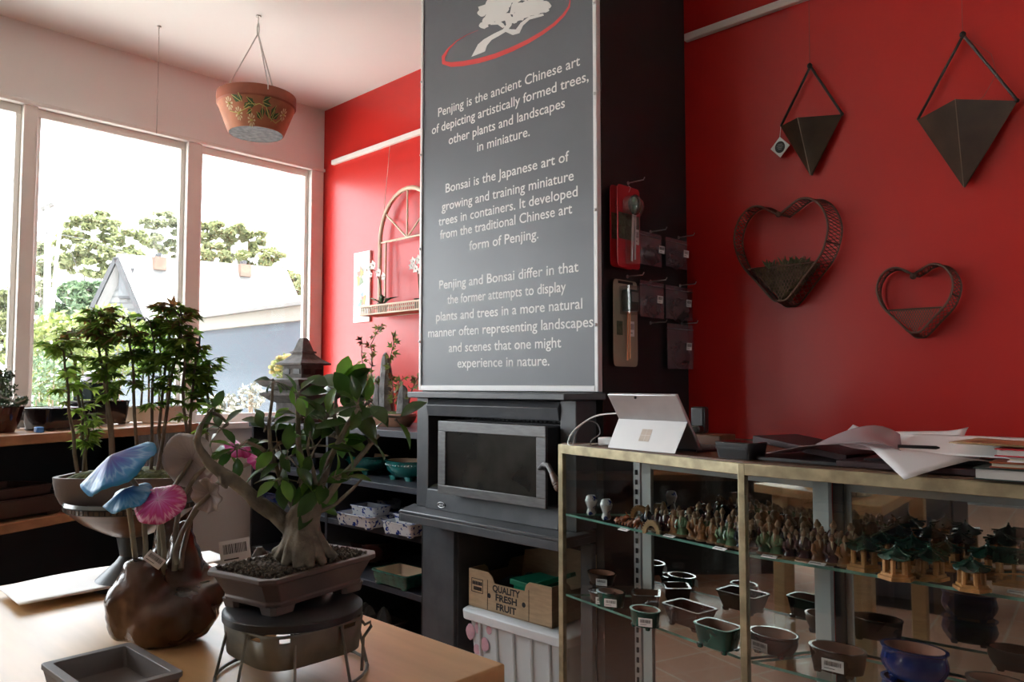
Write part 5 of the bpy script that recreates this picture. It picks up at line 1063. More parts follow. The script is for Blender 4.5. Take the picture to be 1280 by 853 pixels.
for (x, y, l) in ((785,229,'peg hook holding the two red packs'),(784,346,'peg hook holding the moisture meter'),(813,290,'peg hook of the top left zip bag'),(848,297,'peg hook of the top right zip bag'),(813,352,'peg hook of the zip bag beside the moisture meter'),(850,357,'peg hook of the middle zip bag near the red wall'),(852,405,'peg hook of the lowest zip bag'),(813,404,'empty metal peg hook beside the lowest zip bag')): peg(x, y, l)

# ------------------------------------------------------------------ folded metal wall planters and heart baskets
WP = YW-.018
M_fm = mat('dark_bronzed_sheet', (.058,.040,.024), .5, metal=.3, var=.35, scale=7, bump=.05, bscale=80); M_rod = mat('black_iron_rod', (.02,.016,.013), .5)
def wallplanter(label, T_, L_, R__, B_, F_, fy):
    P = [Y(*q, WP) for q in (T_, L_, R__, B_)]; Fv = Y(*F_, fy); t = thing('wall_planter', label, 'planter', (P[3].x, YW, P[3].z), 0, 'folded metal wall planters')
    Tp, Lp, Rp_, Bp = P; Bf = Bp+Vector((0,-.012,0))
    b = MB(); b.add([Lp, Bf, Fv], [(0,1,2)]); b.add([Fv, Bf, Rp_], [(0,1,2)]); b.build('front_sheet', M_fm, t, True, smooth=0, solid=.0022)
    b = MB(); b.add([Lp, Rp_, Bp], [(0,1,2)]); b.build('back_sheet', M_fm, t, True, smooth=0, solid=.002)
    MB().tube([Fv+Vector((0,-.0015,0)), Bf+Vector((0,-.0015,0))], .0014, 5).build('seam', mat('bronze_seam', (.22,.18,.13), .4, metal=.5), t, True)
    b = MB(); b.tube([Tp, Lp], .0042, 8); b.tube([Tp, Rp_], .0042, 8); b.ball(Tp+Vector((0,-.006,0)), .009, 10, 6); b.ball(Rp_+Vector((0,-.004,0)), .006, 8, 5); b.build('hanging_rod', M_rod, t, True)
    zc = RZ-.016; MB().tube([Tp+Vector((0,-.006,.003)), (Tp.x, WP, zc)], .0009, 4).build('hanging_cord', mat('red_brown_cord', (.20,.05,.04), .6), t, True)
    if fy < WP-.11: 
        m = Tp+Vector((.015,-.01,-.02)); MB().tube([Tp+Vector((0,-.008,0)), m, m+Vector((.055,0,-.06)), m+Vector((.066,0,-.12)), m+Vector((.035,-.01,-.18)), Fv+Vector((.03,.05,-.01))], .0009, 4).build('loose_cord', mat('red_brown_cord', (.2,.05,.04)), t, True)
    return t, Lp
t1, Lp = wallplanter('smaller folded bronze wall planter with the round tag', (1013,83), (976,158), (1053,143), (1015,220), (997,147), YW-.10)
wallplanter('larger folded bronze wall planter at the right end of the red wall', (1204,44), (1147,150), (1272,126), (1206,235), (1194,124), YW-.15)
q = Y(975, 184, WP-.01); tg = thing('swing_tag', 'white diamond tag with black disc hanging off the smaller wall planter', 'tag', (q.x, q.y, q.z)); k = 15.5*local_dep(q)/FPX
b = MB(); b.prism([(k*.8,0,0),(0,0,k*.85),(-k*.8,0,0),(0,0,-k*.85)], (0,.0012,0)); b.build('card', M_paper, tg, smooth=0)
b = MB(); b.add([(k*.42*cos(2*pi*i/24), -.0004, k*.48*sin(2*pi*i/24)) for i in range(24)], [tuple(range(24))]); dsk = b.build('disc_print', M_ink, tg, smooth=0)
b = MB()
for i, w in enumerate((.4,.55,.45,.3)): b.box(-k*w*.5, k*w*.5, -.0009, -.0006, k*(.2-.13*i), k*(.24-.13*i))
b.build('disc_lettering', mat('grey_print', (.25,.25,.25), .6), dsk, smooth=0)
MB().tube([(0,0,k*.8), Lp-q], .0006, 4).build('string', M_paper, tg)
M_hw = mat('rusty_wire', (.10,.048,.03), .6, metal=.3, var=.3)
def heart(label, cxp, top, bot, lft, rgt, dep, cell, filled):
    A, B_, L_, R__ = Y(cxp[0], top, YW-.06), Y(cxp[1], bot, YW-.06), Y(*lft, YW-.06), Y(*rgt, YW-.06)
    cx = (L_.x+R__.x)/2; W = (R__.x-L_.x)/2; zn, zb = A.z, B_.z; H = zn-zb
    t = thing('heart_basket', label, 'basket', (cx, YW, zb), 0, 'wire heart baskets on the red wall')
    half = [(0,zn),(.18*W,zn+.06*H),(.42*W,zn+.14*H),(.66*W,zn+.13*H),(.88*W,zn+.02*H),(1.0*W,zn-.18*H),(.95*W,zn-.38*H),(.80*W,zn-.56*H),(.5*W,zn-.76*H),(.16*W,zb+.02*H),(0,zb)]
    def sm(p):
        out = []
        for i in range(len(p)-1):
            p0, p1, p2, p3 = p[max(i-1,0)], p[i], p[i+1], p[min(i+2,len(p)-1)]
            for j in range(5):
                u = j/5; out.append(tuple(.5*((2*p1[k])+(-p0[k]+p2[k])*u+(2*p0[k]-5*p1[k]+4*p2[k]-p3[k])*u*u+(-p0[k]+3*p1[k]-3*p2[k]+p3[k])*u**3) for k in (0,1)))
        return out
    h = sm(half); ring = h+[(0,zb)]+[(-x, z) for x, z in reversed(h[1:])]
    yb, yf = YW-.012, YW-.012-dep
    P = lambda x, z, y: Vector((cx+x, y, z))
    b = MB(); b.tube([P(x,z,yb) for x, z in ring], .0032, 6, closed=True); b.tube([P(x*.93,zb+(z-zb)*.94+.012,yf) for x, z in ring], .0036, 6, closed=True)
    N = len(ring)
    for i in (int(N*.16), int(N*.84), int(N*.30), int(N*.70)): x, z = ring[i]; b.tube([P(x,z,yb), P(x*.93,zb+(z-zb)*.94+.012,yf)], .003, 6)
    q = P(0, zn, yf); b.ball(q+Vector((0,-.002,-.004)), .010, 8, 6); b.build('frame', M_hw, t, True)
    m = MB(); M_ = int(sum((Vector(ring[i])-Vector(ring[i-1])).length for i in range(N))/cell); 
    def rp_(u, f):
        x, z = ring[int(u*N) % N]; x2, z2 = ring[(int(u*N)+1) % N]; w = u*N-int(u*N); x, z = x+(x2-x)*w, z+(z2-z)*w; return P(x*(1-.07*f), z*(1-f)+(zb+(z-zb)*.94+.012)*f, yb+(yf-yb)*f)
    for s in (0, 1):
        for k in range(M_): m.tube([rp_(((k+(.5 if j % 2 else 0)*(1 if s else -1)) % M_)/M_, j/4) for j in range(5)], .0012, 4)
    # net across the pocket at the bottom
    zt = zb+.38*H; wt = .68*W
    for yy in ((yf-.002, yb-.003) if filled else (yf-.002,)):
        n = 11
        for k in range(-n, n+1):
            for sg in (-1, 1):
                pts = []
                for j in range(13):
                    z = zb+(zt-zb)*j/12; x = k*wt/n*1.0+sg*(z-zb)*.5; lim = wt*((z-zb)/(zt-zb))
                    if abs(x) <= lim: pts.append(P(x, z+.01, yy))
                if len(pts) > 1: m.tube(pts, .0012, 4)
    m.build('wire_mesh', M_hw, t, True)
    MB().tube([P(-wt*.96, zt+.012, yf), P(wt*.96, zt+.012, yf)], .003, 6).build('pocket_rail', M_hw, t, True)
    if filled:
        g = MB(); rings = []
        for f in (0.03,.25,.5,.75,1.0):
            z = zb+.012+(zt-zb)*f; w = wt*f*.96+.004; rings.append([P(w*cos(2*pi*i/20)*random.uniform(.97,1.03), z, (yb+yf)/2)+Vector((0, (dep/2-.003)*(abs(sin(2*pi*i/20))**.6)*(1 if sin(2*pi*i/20) > 0 else -1), random.uniform(-.003,.003))) for i in range(20)])
        g.loft(rings); g.build('moss_lining', mat('dry_moss', (.085,.065,.028), .95, var=.5, scale=60, bump=1, bscale=90), t, True)
        s = MB()
        for k in range(30):
            x = random.uniform(-.35,.75)*wt; c = P(x, zt+.006, (yb+yf)/2+random.uniform(-.5,.45)*dep); hh = random.uniform(.015,.040)*(1 if .0 < x/wt < .7 or x/wt < -.1 else .5)
            for a in range(5): d = Vector((cos(a*1.3+k), sin(a*1.3+k), 1.2)).normalized(); s.tube([c, c+d*hh*.6, c+d*hh+Vector((0,0,.004))], [.003,.0035,.001], 5)
        s.build('succulent', mat('succulent_green', (.045,.085,.025), .45, scale=30, col2=(.12,.10,.05)), t, True)
heart('larger wire heart basket filled with moss and succulents', (985,990), 268, 381, (920,292), (1045,275), .085, .011, True)
heart('smaller empty wire heart basket at the right, with a small netted pocket', (1144,1147), 344, 421, (1094,372), (1196,360), .055, .010, False)
# ------------------------------------------------------------------ bowed glass display case
KT = .988; S1, S2, S0 = .787, .558, .12
FL, FJ, FR = Vector((-1.457,1.739,0)), Vector((-.819,1.60,0)), Vector((-.16,1.603,0))
BL, BJ, BR_ = Vector((-1.288,1.885,0)), Vector((-.705,1.790,0)), Vector((-.16,1.818,0))
t = thing('display_case', 'brass framed glass display case with mirror doors, full of miniatures and pots', 'cabinet', (-.8, 1.7, 0))
def v(p, z): return (p.x, p.y, z)
b = MB()
for a, c in ((FL, FJ), (FJ, FR), (FL, BL)): b.bar(v(a, KT-.015), v(c, KT-.015), .016, .026); b.bar(v(a, S0-.06), v(c, S0-.06), .016, .06)
for p in (FL, FJ, FR): b.bar(v(p, 0), v(p, KT-.002), .017, .017)
fr = b.build('brass_frame', M_brass, t, True, bevel=.0015)
M_shelfg = glassmat('shelf_glass', (.94,.97,.955), .13, 0, .0)
def gl(name, a, c, z0, z1, th=.005, ins=.009, shift=0):
    d = (c-a).normalized(); n = Vector((-d.y, d.x, 0)); a = a+d*ins; c = c-d*ins; b = MB(); b.prism([v(a-n*th/2+n*shift, z0), v(c-n*th/2+n*shift, z0), v(c-n*th/2+n*shift, z1), v(a-n*th/2+n*shift, z1)], n*th); return b.build(name, M_glass, t, True, smooth=0)
gl('front_glass', FL, FJ, S0-.03, KT-.028); gl('front_glass', FJ, FR, S0-.03, KT-.028); gl('end_glass', FL, BL, S0-.03, KT-.028)
def inset(poly, e): 
    c = sum(poly, Vector())/len(poly); return [p+(c-p).normalized()*e for p in poly]
for z in (S1, S2):
    for poly in ([FL, FJ, BJ, BL], [FJ, FR, BR_, BJ]):
        q = inset(poly, .012); b = MB(); n = 4
        V = [v(p, z-.006) for p in q]+[v(p, z) for p in q]; b.add(V, [(3,2,1,0),(4,5,6,7)], 0); b.add(V, [(0,1,5,4),(1,2,6,5),(2,3,7,6),(3,0,4,7)], 1)
        b.build('glass_shelf', None, t, True, smooth=0, mats=[M_shelfg, M_gedge])
b = MB(); b.prism([v(FL, KT-.002), v(FJ, KT-.002), v(FR, KT-.002), v(BR_, KT-.002), v(BJ, KT-.002), v(BL, KT-.002)], (0,0,.004)); b.build('top', M_wood, t, True, smooth=0)
b = MB(); b.prism([v(p, .0) for p in (FL, FJ, FR, BR_, BJ, BL)], (0,0,S0)); b.build('plinth', M_dark, t, True, smooth=0)
# back: uprights and two mirror doors
q = BL+(BL-BJ).normalized()*.004; b = MB(); b.bar(v(q, S0), v(q, KT-.028), .022, .018); up = b.build('slotted_upright', M_silver, t, True)
b = MB(); z = S0+.03; fv = (FL-BL).normalized()
nf = Vector((.7, -.72, 0)).normalized()
while z < KT-.06:
    c = Vector(v(q, z))+Vector((.0, -.0112, 0)); b.cbox(c, (.006,.004,.014), R=Matrix.Rotation(atan2((BJ-BL).y, (BJ-BL).x), 3, 'Z')); z += .028
b.build('slot', M_dark, up, True, smooth=0)
def door(a, c, z1, push):
    d = (c-a).normalized(); n = Vector((d.y, -d.x, 0)); n = n if n.y < 0 else -n; L = (c-a).length; A = a+n*push; w = .034
    b = MB()
    def pz(s0, s1, z0, z1_, o=.008): b.prism([v(A+d*s0+n*o, z0), v(A+d*s1+n*o, z0), v(A+d*s1+n*o, z1_), v(A+d*s0+n*o, z1_)], -n*.016)
    pz(0, w, S0, z1); pz(L-w*1.15, L, S0, z1); pz(w, L-w*1.15, z1-.036, z1); pz(w, L-w*1.15, S0, S0+.04)
    o = b.build('mirror_door', M_lam, t, True, bevel=.001)
    m = MB(); m.prism([v(A+d*w+n*.002, S0+.04), v(A+d*(L-w*1.15)+n*.002, S0+.04), v(A+d*(L-w*1.15)+n*.002, z1-.036), v(A+d*w+n*.002, z1-.036)], -n*.004); m.build('mirror', M_mirror, o, True, smooth=0)
    return A, d
dl = (BJ-BL).normalized()
door(BL+dl*.028, BJ+Vector((.01,-.0,0)), KT-.030, .012)
door(BJ+Vector((.012,0,0)), BR_, KT-.034, -.012)
b = MB(); b.bar(v(BJ+Vector((.022,.0,0)), S0), v(BJ+Vector((.022,.0,0)), KT-.03), .022, .012); b.build('door_track', M_dark, t, True)

# ------------------------------------------------------------------ pots on the lower glass shelf
def op(px0, py0, px1, py1, zr, w2d, h, g, ins, label, shape='oval', rz=-.12, prof=None, tagd=None, lift=0, rim=None, name='glazed_pot', dz=0, push=0):
    """pot whose rim spans the two pixels at height zr over the shelf"""
    a, c = Z(px0, py0, S2+lift+h), Z(px1, py1, S2+lift+h); m = (a+c)/2
    dirv = (m-_C); dirv.z = 0; dirv.normalize(); w = (c-a).length*zr
    return pot(name, label, (m.x, m.y+push, S2+.0006+lift), rz, w, w*w2d, h, g, ins, shape, prof, .005, .006, 'glazed bonsai pots on the lower glass shelf', tagd, rim, lip=.003)
SO = [(.22,0),(.06,.35),(.0,.7),(.03,.86)]
FRN = radians(-62)
op(733, 738, 772, 741, .95, .74, .034, M_brown, M_biscuit, 'small brown oval pot with price sticker, lower of the two stacked', tagd=(.032,.018,FRN), prof=[(.22,0),(.1,.4),(.02,.85)])
op(731, 715, 774, 717, .95, .74, .036, M_brown, M_biscuit, 'small brown oval pot with price sticker, upper of the two stacked', tagd=(.032,.018,FRN), lift=.0345, prof=[(.22,0),(.1,.4),(.02,.85)])
op(742, 738, 785, 741, .95, .74, .042, M_green, M_biscuit, 'small dark green oval pot with sticker in front of the stacked brown pots', tagd=(.034,.020,FRN), prof=[(.14,0),(.06,.4),(.02,.85)])
op(785, 760, 828, 764, .95, .76, .044, M_green, M_biscuit, 'small green oval pot with sticker at the front of the glass shelf', tagd=(.034,.020,FRN), prof=[(.12,0),(.05,.4),(.02,.85)], rim=mat('pale_green_rim', (.14,.24,.19), .2))
op(783, 740, 832, 742, .72, .95, .036, M_brown, M_biscuit, 'square brown pot between the green pots and the oxblood pot', 'rect', .55, RECT)
op(826, 756, 898, 760, .86, .62, .05, M_maroon, M_maroon, 'oxblood rectangular pot with worn pale rim on the glass shelf', 'rect', -.20, [(.22,0),(.1,.5),(.03,.85)], rim=M_rim)
op(865, 778, 930, 785, .88, .66, .054, M_green, M_biscuit, 'dark green rounded rectangular pot just left of the brass post', 'soft', -.15, [(.18,0),(.08,.5),(.02,.85)], rim=mat('pale_green_rim', (.14,.24,.19)))
op(933, 787, 1002, 797, .95, .72, .045, M_maroon, M_biscuit, 'oxblood oval pot with sticker just right of the brass post', rz=-.05, prof=SO, tagd=(.042,.020,radians(-105)), rim=M_maroon)
op(1008, 805, 1087, 816, .95, .68, .05, M_brown, M_biscuit, 'dark brown oval pot with a large sticker in front of the mirror doors', rz=-.02, prof=[(.12,0),(.05,.4),(.0,.85)], tagd=(.044,.024,radians(-85)))
BEL = [(.20,0),(.02,.30),(-.03,.50),(.02,.74),(.05,.84)]
o = op(1098, 846, 1189, 856, .95, .68, .058, M_blue, M_biscuit, 'cobalt blue oval pot, lower of the two stacked', prof=BEL, rz=-.02)
WB = (Z(1189, 856, S2+.058)-Z(1098, 846, S2+.058)).length*.95
o2 = pot('glazed_pot', 'cobalt blue oval pot, upper of the two stacked', (0,0,0), -.02, WB, WB*.68, .060, M_blue, M_biscuit, 'oval', BEL, .005, .006, 'glazed bonsai pots on the lower glass shelf', None, None, lip=.003); o2.location = (o.location.x+.001, o.location.y, S2+.0575)
op(1234, 807, 1300, 818, .95, .68, .04, M_blackg, M_brown, 'black green oval pot at the right end of the glass shelf', prof=SO, rz=0)
op(1205, 846, 1290, 856, .95, .68, .045, M_brown, M_biscuit, 'dark brown oval pot in front of the black green pot', prof=SO, rz=0)

# ------------------------------------------------------------------ miniatures on the upper glass shelf
ORD = ['first','second','third','fourth','fifth','sixth','seventh','eighth','ninth','tenth','eleventh','twelfth','thirteenth','fourteenth','fifteenth','sixteenth','seventeenth','eighteenth','nineteenth','twentieth','twenty-first','twenty-second']
robes = {'green': mat('celadon_robe', (.10,.17,.08), .25, var=.3, scale=60, coat=.3), 'plum': mat('plum_robe', (.05,.012,.016), .25, var=.3, scale=60, coat=.3), 'blue black': mat('ink_blue_robe', (.012,.018,.030), .25, var=.3, coat=.3), 'ochre': mat('ochre_robe', (.22,.085,.022), .3, var=.3, scale=60, coat=.3), 'brown': mat('brown_robe', (.08,.03,.014), .3, var=.3, coat=.3)}
M_skin = mat('bare_mudman_clay', (.20,.105,.05), .7, var=.15, scale=80); M_beard = mat('pale_clay_beard', (.36,.27,.17), .7)
def figure():
    t = thing('figurine', 'x', 'figurine', (0,0,0), 0, 'clay figurines on the upper glass shelf')
    b = MB(); b.lathe([(.012,0),(.0135,.006),(.011,.012),(.0125,.020),(.0105,.032),(.0085,.040),(.004,.044)], 14, sx=1.1, sy=.85); b.tube([(.011,-.002,.036),(.014,-.008,.026),(.006,-.012,.024)], [.004,.0045,.0035], 7); b.tube([(-.011,-.002,.036),(-.014,-.006,.024),(-.007,-.012,.018)], [.004,.0045,.0035], 7); b.build('robe', robes['green'], t)
    b = MB(); b.ball((0,-.001,.049), .0062, 10, 7, sc=(.95,1,1.15)); b.ball((0,.002,.0555), .0030, 8, 5); b.ball((.006,-.012,.024), .0026, 6, 4); b.ball((-.007,-.012,.018), .0026, 6, 4); b.ball((-.0055,-.001,.049), .0014, 5, 4); b.ball((.0055,-.001,.049), .0014, 5, 4); b.ball((0,-.0073,.0485), .0011, 5, 4); b.build('head', M_skin, t)
    b = MB(); b.loft([[(.0035,-.006,.046),(0,-.0078,.0455),(-.0035,-.006,.046),(0,-.004,.046)], [(.0025,-.0085,.038),(0,-.0105,.038),(-.0025,-.0085,.038),(0,-.007,.038)], [(.0004,-.010,.030),(0,-.0105,.030),(-.0004,-.010,.030),(0,-.0098,.030)]]); b.build('beard', M_beard, t)
    b = MB(); b.lathe([(.0155,0),(.0165,.003),(.013,.0055)], 12, sx=1.1, sy=.9, c1=True); b.build('base', M_skin, t)
    return t
rmesh = {}
proto = figure(); base_me = [c for c in proto.children if c.name.startswith('robe')][0].data
for nm, m in robes.items(): me = base_me.copy(); me.materials.clear(); me.materials.append(m); rmesh[nm] = me
def shelf_pt(s, f, z):
    """s metres along the front from its left end, f metres behind the front glass"""
    L1 = (FJ-FL).length
    if s < L1: d = (FJ-FL).normalized(); p = FL+d*s
    else: d = (FR-FJ).normalized(); p = FJ+d*(s-L1)
    n = Vector((-d.y, d.x, 0)); p = p+n*f; return Vector((p.x, p.y, z))
L1 = (FJ-FL).length
rows_f = [('front row', .030, .325, .905, .030), ('second row', .062, .345, .885, .031), ('third row', .094, .37, .875, .032), ('back row', .124, .41, .86, .036)]
first = True
for rn, f, s0, s1, stp in rows_f:
    L_ = []; s = s0
    while s < s1:
        if abs(s-L1) > .013: L_.append(s)
        s += stp
    for i, s in enumerate(L_):
        p = shelf_pt(s+random.uniform(-.004,.004), f+random.uniform(-.004,.004), S1+.0006)
        u = (s-s0)/(s1-s0)
        nm = random.choices(['brown','ochre','green','plum','blue black'], [.30,.35,.2,.1,.25] if u < .45 else ([.1,.1,.5,.2,.5] if u < .72 else [.2,.15,.08,.7,.1]))[0]
        lab = '%s robed clay figurine, %s from the left in the %s' % (nm, ORD[i], rn)
        sc = random.uniform(.95, 1.12) if rn != 'back row' else random.uniform(1.1, 1.3); rz = random.uniform(-.5, .5)+.25
        if first: o = proto; first = False; o['label'] = lab; o.location = p; o.rotation_euler = (0,0,rz); o.scale = (sc,)*3; [c for c in o.children if c.name.startswith('robe')][0].data = rmesh[nm]
        else: dup(proto, p, rz, lab, sc, {'robe': rmesh[nm]})
# pavilions
M_tan = mat('tan_clay', (.40,.20,.065), .55, var=.2, scale=60); M_grg = mat('bottle_green_roof', (.010,.040,.025), .12, var=.4, scale=40, coat=.6)
def pavilion():
    t = thing('pavilion_miniature', 'x', 'miniature', (0,0,0), 0, 'clay pavilions on the upper glass shelf')
    MB().lathe([(.036,0),(.036,.007),(.030,.008),(.030,.013)], 6).build('base', M_tan, t, smooth=0)
    for i in range(6): a = 2*pi*i/6; MB().tube([(.022*cos(a), .022*sin(a), .012), (.021*cos(a), .021*sin(a), .042)], .0052, 7).build('pillar', M_tan, t)
    MB().lathe([(.014,.011),(.014,.016),(.0,.017)], 10).build('table', M_tan, t)
    b = MB(); n = 36; rings = []
    for r, z, up in ((.024,.039,.0),(.032,.0405,.006),(.030,.044,.005),(.021,.050,.0015),(.010,.057,0),(.005,.061,0)):
        rings.append([(r*(1+.13*(abs(cos(3*a))**6)*(r/.034))*cos(a), r*(1+.13*(abs(cos(3*a))**6)*(r/.034))*sin(a), z+up*(abs(cos(3*a))**6)) for a in [2*pi*i/n for i in range(n)]])
    b.loft(rings)
    for i in range(6): a = 2*pi*i/6; b.tube([(.038*cos(a), .038*sin(a), .052), (.021*cos(a), .021*sin(a), .053), (.006*cos(a), .006*sin(a), .062)], [.0026,.0018,.0016], 6)
    b.build('roof', M_grg, t, smooth=45)
    b = MB(); b.ball((0,0,.064), .0052, 8, 6); b.tube([(0,0,.066),(0,0,.074)], [.003,.002], 6); b.build('finial', M_grg, t)
    return t
def bridgehouse():
    t = thing('pavilion_miniature', 'long green roofed clay pavilion with a bowed rail at the right end of the shelf', 'miniature', (0,0,0), 0, 'clay pavilions on the upper glass shelf')
    b = MB(); b.box(-.045,.045,-.02,.02,0,.005); b.prism([(-.04,-.018,.005),(-.02,-.018,.013),(.02,-.018,.013),(.04,-.018,.005)], (0,.036,0)); b.build('base', M_tan, t, smooth=0)
    for x in (-.03,-.01,.01,.03):
        for y in (-.014,.014): MB().tube([(x,y,.011),(x,y,.045)], .003, 7).build('pillar', M_tan, t)
    b = MB(); b.tube([(-.04,-.018,.02),(0,-.019,.026),(.04,-.018,.02)], .002, 6); b.tube([(-.04,.018,.02),(0,.019,.026),(.04,.018,.02)], .002, 6); b.build('rail', M_tan, t)
    b = MB(); b.prism([(-.042,-.026,.044),(-.042,-.014,.056),(-.042,0,.064),(-.042,.014,.056),(-.042,.026,.044)], (.084,0,0)); b.tube([(-.045,0,.066),(.045,0,.066)], .003, 6)
    for k in range(12): x = -.040+.0073*k; b.tube([(x,-.026,.0455),(x,-.014,.0575),(x,0,.0655)], .0012, 4)
    b.build('roof', M_grg, t, smooth=30); return t
pv = pavilion(); firstp = True
for px, py, lab in ((1080,712,'green roofed clay pavilion nearest the figurines in the front row'),(1121,724,'green roofed clay pavilion, second in the front row'),(1163,724,'green roofed clay pavilion, third in the front row'),(1215,738,'green roofed clay pavilion, fourth in the front row'),
    (1103,700,'green roofed clay pavilion behind the gap between the first two'),(1141,708,'green roofed clay pavilion behind the second and third of the front row'),(1184,712,'green roofed clay pavilion behind the third one of the front row'),(1236,722,'green roofed clay pavilion behind the fourth one of the front row')):
    p = Z(px, py, S1); p.z = S1+.0006; rz = random.uniform(0, 1); sc = random.uniform(.86, .97)
    if firstp: firstp = False; pv.location = p; pv.rotation_euler = (0,0,rz); pv['label'] = lab
    else: dup(pv, p, rz, lab, sc)
p = Z(1266, 733, S1); o = bridgehouse(); o.location = (p.x+.012, p.y+.006, S1+.0006); o.rotation_euler = (0,0,.15)
# left end: vases, reclining figures, arch bridges
def vase(px, py, lab):
    p = Z(px, py, S1); t = thing('miniature_vase', lab, 'vase', (p.x, p.y, S1+.0006), 0, 'blue and white vases on the glass shelf')
    MB().lathe([(.011,0),(.014,.006),(.010,.018),(.018,.040),(.014,.052),(.011,.056),(.009,.05)], 18).build('body', M_porc, t)
vase(739, 644, 'small blue and white vase nearest the brass end post'); vase(758, 650, 'small blue and white vase beside the orange clay dragons')
M_or = mat('orange_clay', (.28,.075,.018), .35, var=.35, scale=80, coat=.3)
for k, (px, py, lab) in enumerate(((776,656,'orange clay dragon, left one of three on the glass shelf'),(788,660,'orange clay dragon, middle one of three on the glass shelf'),(800,660,'orange clay dragon next to the small clay arch bridge'))):
    p = Z(px, py, S1); t = thing('dragon_miniature', lab, 'miniature', (p.x, p.y+.01*(k % 2), S1+.0006), -.2, 'orange clay dragons')
    b = MB(); b.tube([(-.026,0,.006),(-.018,.004,.012),(-.008,-.003,.008),(.002,.003,.016),(.012,-.002,.012),(.020,0,.022),(.026,-.002,.024)], [.002,.005,.0065,.007,.0065,.006,.004], 8, jit=.15)
    b.build('body', M_or, t)
    b = MB(); b.ball((.028,-.002,.025), .006, 8, 6, sc=(1.3,.8,.8), jit=.15); b.tube([(.024,0,.029),(.018,0,.036)], [.0014,.0006], 5); b.build('head', M_or, t)
    for x in (-.016,-.004,.008,.018): MB().tube([(x,0,.008),(x+.002,-.005,.001)], [.003,.002], 6).build('leg', M_or, t)
def arch(px, py, lab, m, sc=1):
    p = Z(px, py, S1); t = thing('arch_miniature', lab, 'miniature', (p.x, p.y, S1+.0006), .35, None, sc)
    out = [(.022*cos(a), .030*sin(a)) for a in [pi*i/14 for i in range(15)]]; inn = [(.013*cos(a), .020*sin(a)) for a in [pi*i/14 for i in range(15)]]
    MB().prism([(x, -.012, z) for x, z in out+list(reversed(inn))], (0,.024,0)).build('arch', m, t, smooth=30)
    b = MB()
    for i in range(1, 14): x, z = out[i]; b.ball((x, -.010, z+.002), .0026, 6, 4)
    b.build('parapet', m, t)
arch(815, 667, 'cream clay arch bridge miniature at the left of the figurines', mat('straw_clay', (.36,.27,.14), .6, var=.2, scale=60)); arch(800, 648, 'brown clay arch bridge miniature behind the orange dragons', M_tan, 1.1)
# shelf-edge price tickets
for k, (px, py, lab) in enumerate(((778,664,'price ticket below the orange dragons'),(835,672,'price ticket right of the cream arch bridge'),(898,688,'price ticket just left of the brass post'),(960,698,'price ticket just right of the brass post'),(1020,707,'price ticket in front of the white mirror door stile'),(1272,744,'price ticket at the foot of the long roofed pavilion'))):
    p = Z(px, py, S1); t = thing('price_ticket', 'small white '+lab, 'ticket', (p.x, p.y+.006, S1+.001), -.2 if px < 925 else 0, 'price tickets on the glass shelf')
    MB().cbox((0,0,.0015), (.034,.012,.0012), R=Matrix.Rotation(.25, 3, 'X')).build('card', M_paper, t, smooth=0); b = MB(); b.cbox((-.003,-.0005,.0024), (.022,.004,.0003), R=Matrix.Rotation(.25, 3, 'X')); b.build('print', mat('grey_print', (.25,.25,.25)), t, smooth=0)

# ------------------------------------------------------------------ desk behind the case and everything on the counter
MB_ = MB(); t = thing('rear_desk', 'dark timber desk standing behind the display case', 'desk', (-.7, 2.1, 0))
b = MB(); b.prism([(-1.27,1.945,KT-.034),(-.69,1.865,KT-.034),(.3,1.865,KT-.034),(.3,2.30,KT-.034),(-1.27,2.30,KT-.034)], (0,0,.033)); b.build('desk_top', M_wood, t, True, bevel=.002)
for x in (-1.22, .24):
    for y in (1.97, 2.24): MB().box(x, x+.045, y, y+.045, 0, KT-.035).build('leg', M_wood, t, True)
ZK = KT+.0026
# tablet computer on its kickstand
F1, F2 = Z(758.5, 560, ZK), Z(845, 568, ZK); xd = (F2-F1); TW = xd.length; xd.normalize(); bk = Vector((-xd.y, xd.x, 0)); Ls = TW*.70; 
zt_ = D(800, 494, local_dep(F1)+.03).z-ZK; rec = sqrt(max(Ls*Ls-zt_*zt_, .004)); hz = .5; foot_h = .045
dB = rec*hz+.048
mid = (F1+F2)/2; t = thing('tablet_computer', 'silver tablet computer propped on its kickstand on the display case', 'tablet', (mid.x, mid.y, ZK), atan2(xd.y, xd.x))
def sl(s, u, o=0):   # s across, u up the slab (0..1), o outwards on its back
    up = Vector((0,-rec,zt_)).normalized(); n = Vector((0,-zt_,-rec)).normalized(); return Vector((s,dB,.0015))+up*(u*Ls)+n*o
b = MB(); w = TW/2
def slab(b, s0, s1, u0, u1, o0, o1, n=4): b.add([sl(s0,u0,o0),sl(s1,u0,o0),sl(s1,u1,o0),sl(s0,u1,o0),sl(s0,u0,o1),sl(s1,u0,o1),sl(s1,u1,o1),sl(s0,u1,o1)], [(3,2,1,0),(4,5,6,7),(0,1,5,4),(1,2,6,5),(2,3,7,6),(3,0,4,7)])
slab(b, -w, w, 0, 1, -.0085, 0); body = b.build('body', M_silver, t, smooth=30, bevel=.002)
b = MB(); slab(b, -w+.006, w-.006, .03, .97, -.0092, -.0086); b.build('screen', M_smoke, t, smooth=0)
b = MB(); q = sl(-.02, .955, .0006); b.ball(q, .004, 10, 6); b.build('rear_camera', M_dark, t)
hA, hB = sl(-w+.001, .53, .001), sl(w-.001, .53, .001); fA, fB = Vector((-w+.004, 0, .001)), Vector((w-.004, 0, .001))
nk = Vector((0,-1,-.2)).normalized(); b = MB(); b.prism([fA, fB, hB, hA], Vector((0,.0025,.0012))); ks = b.build('kickstand', mat('pale_silver', (.66,.66,.66), .42, metal=.35, var=.03), t, smooth=0)
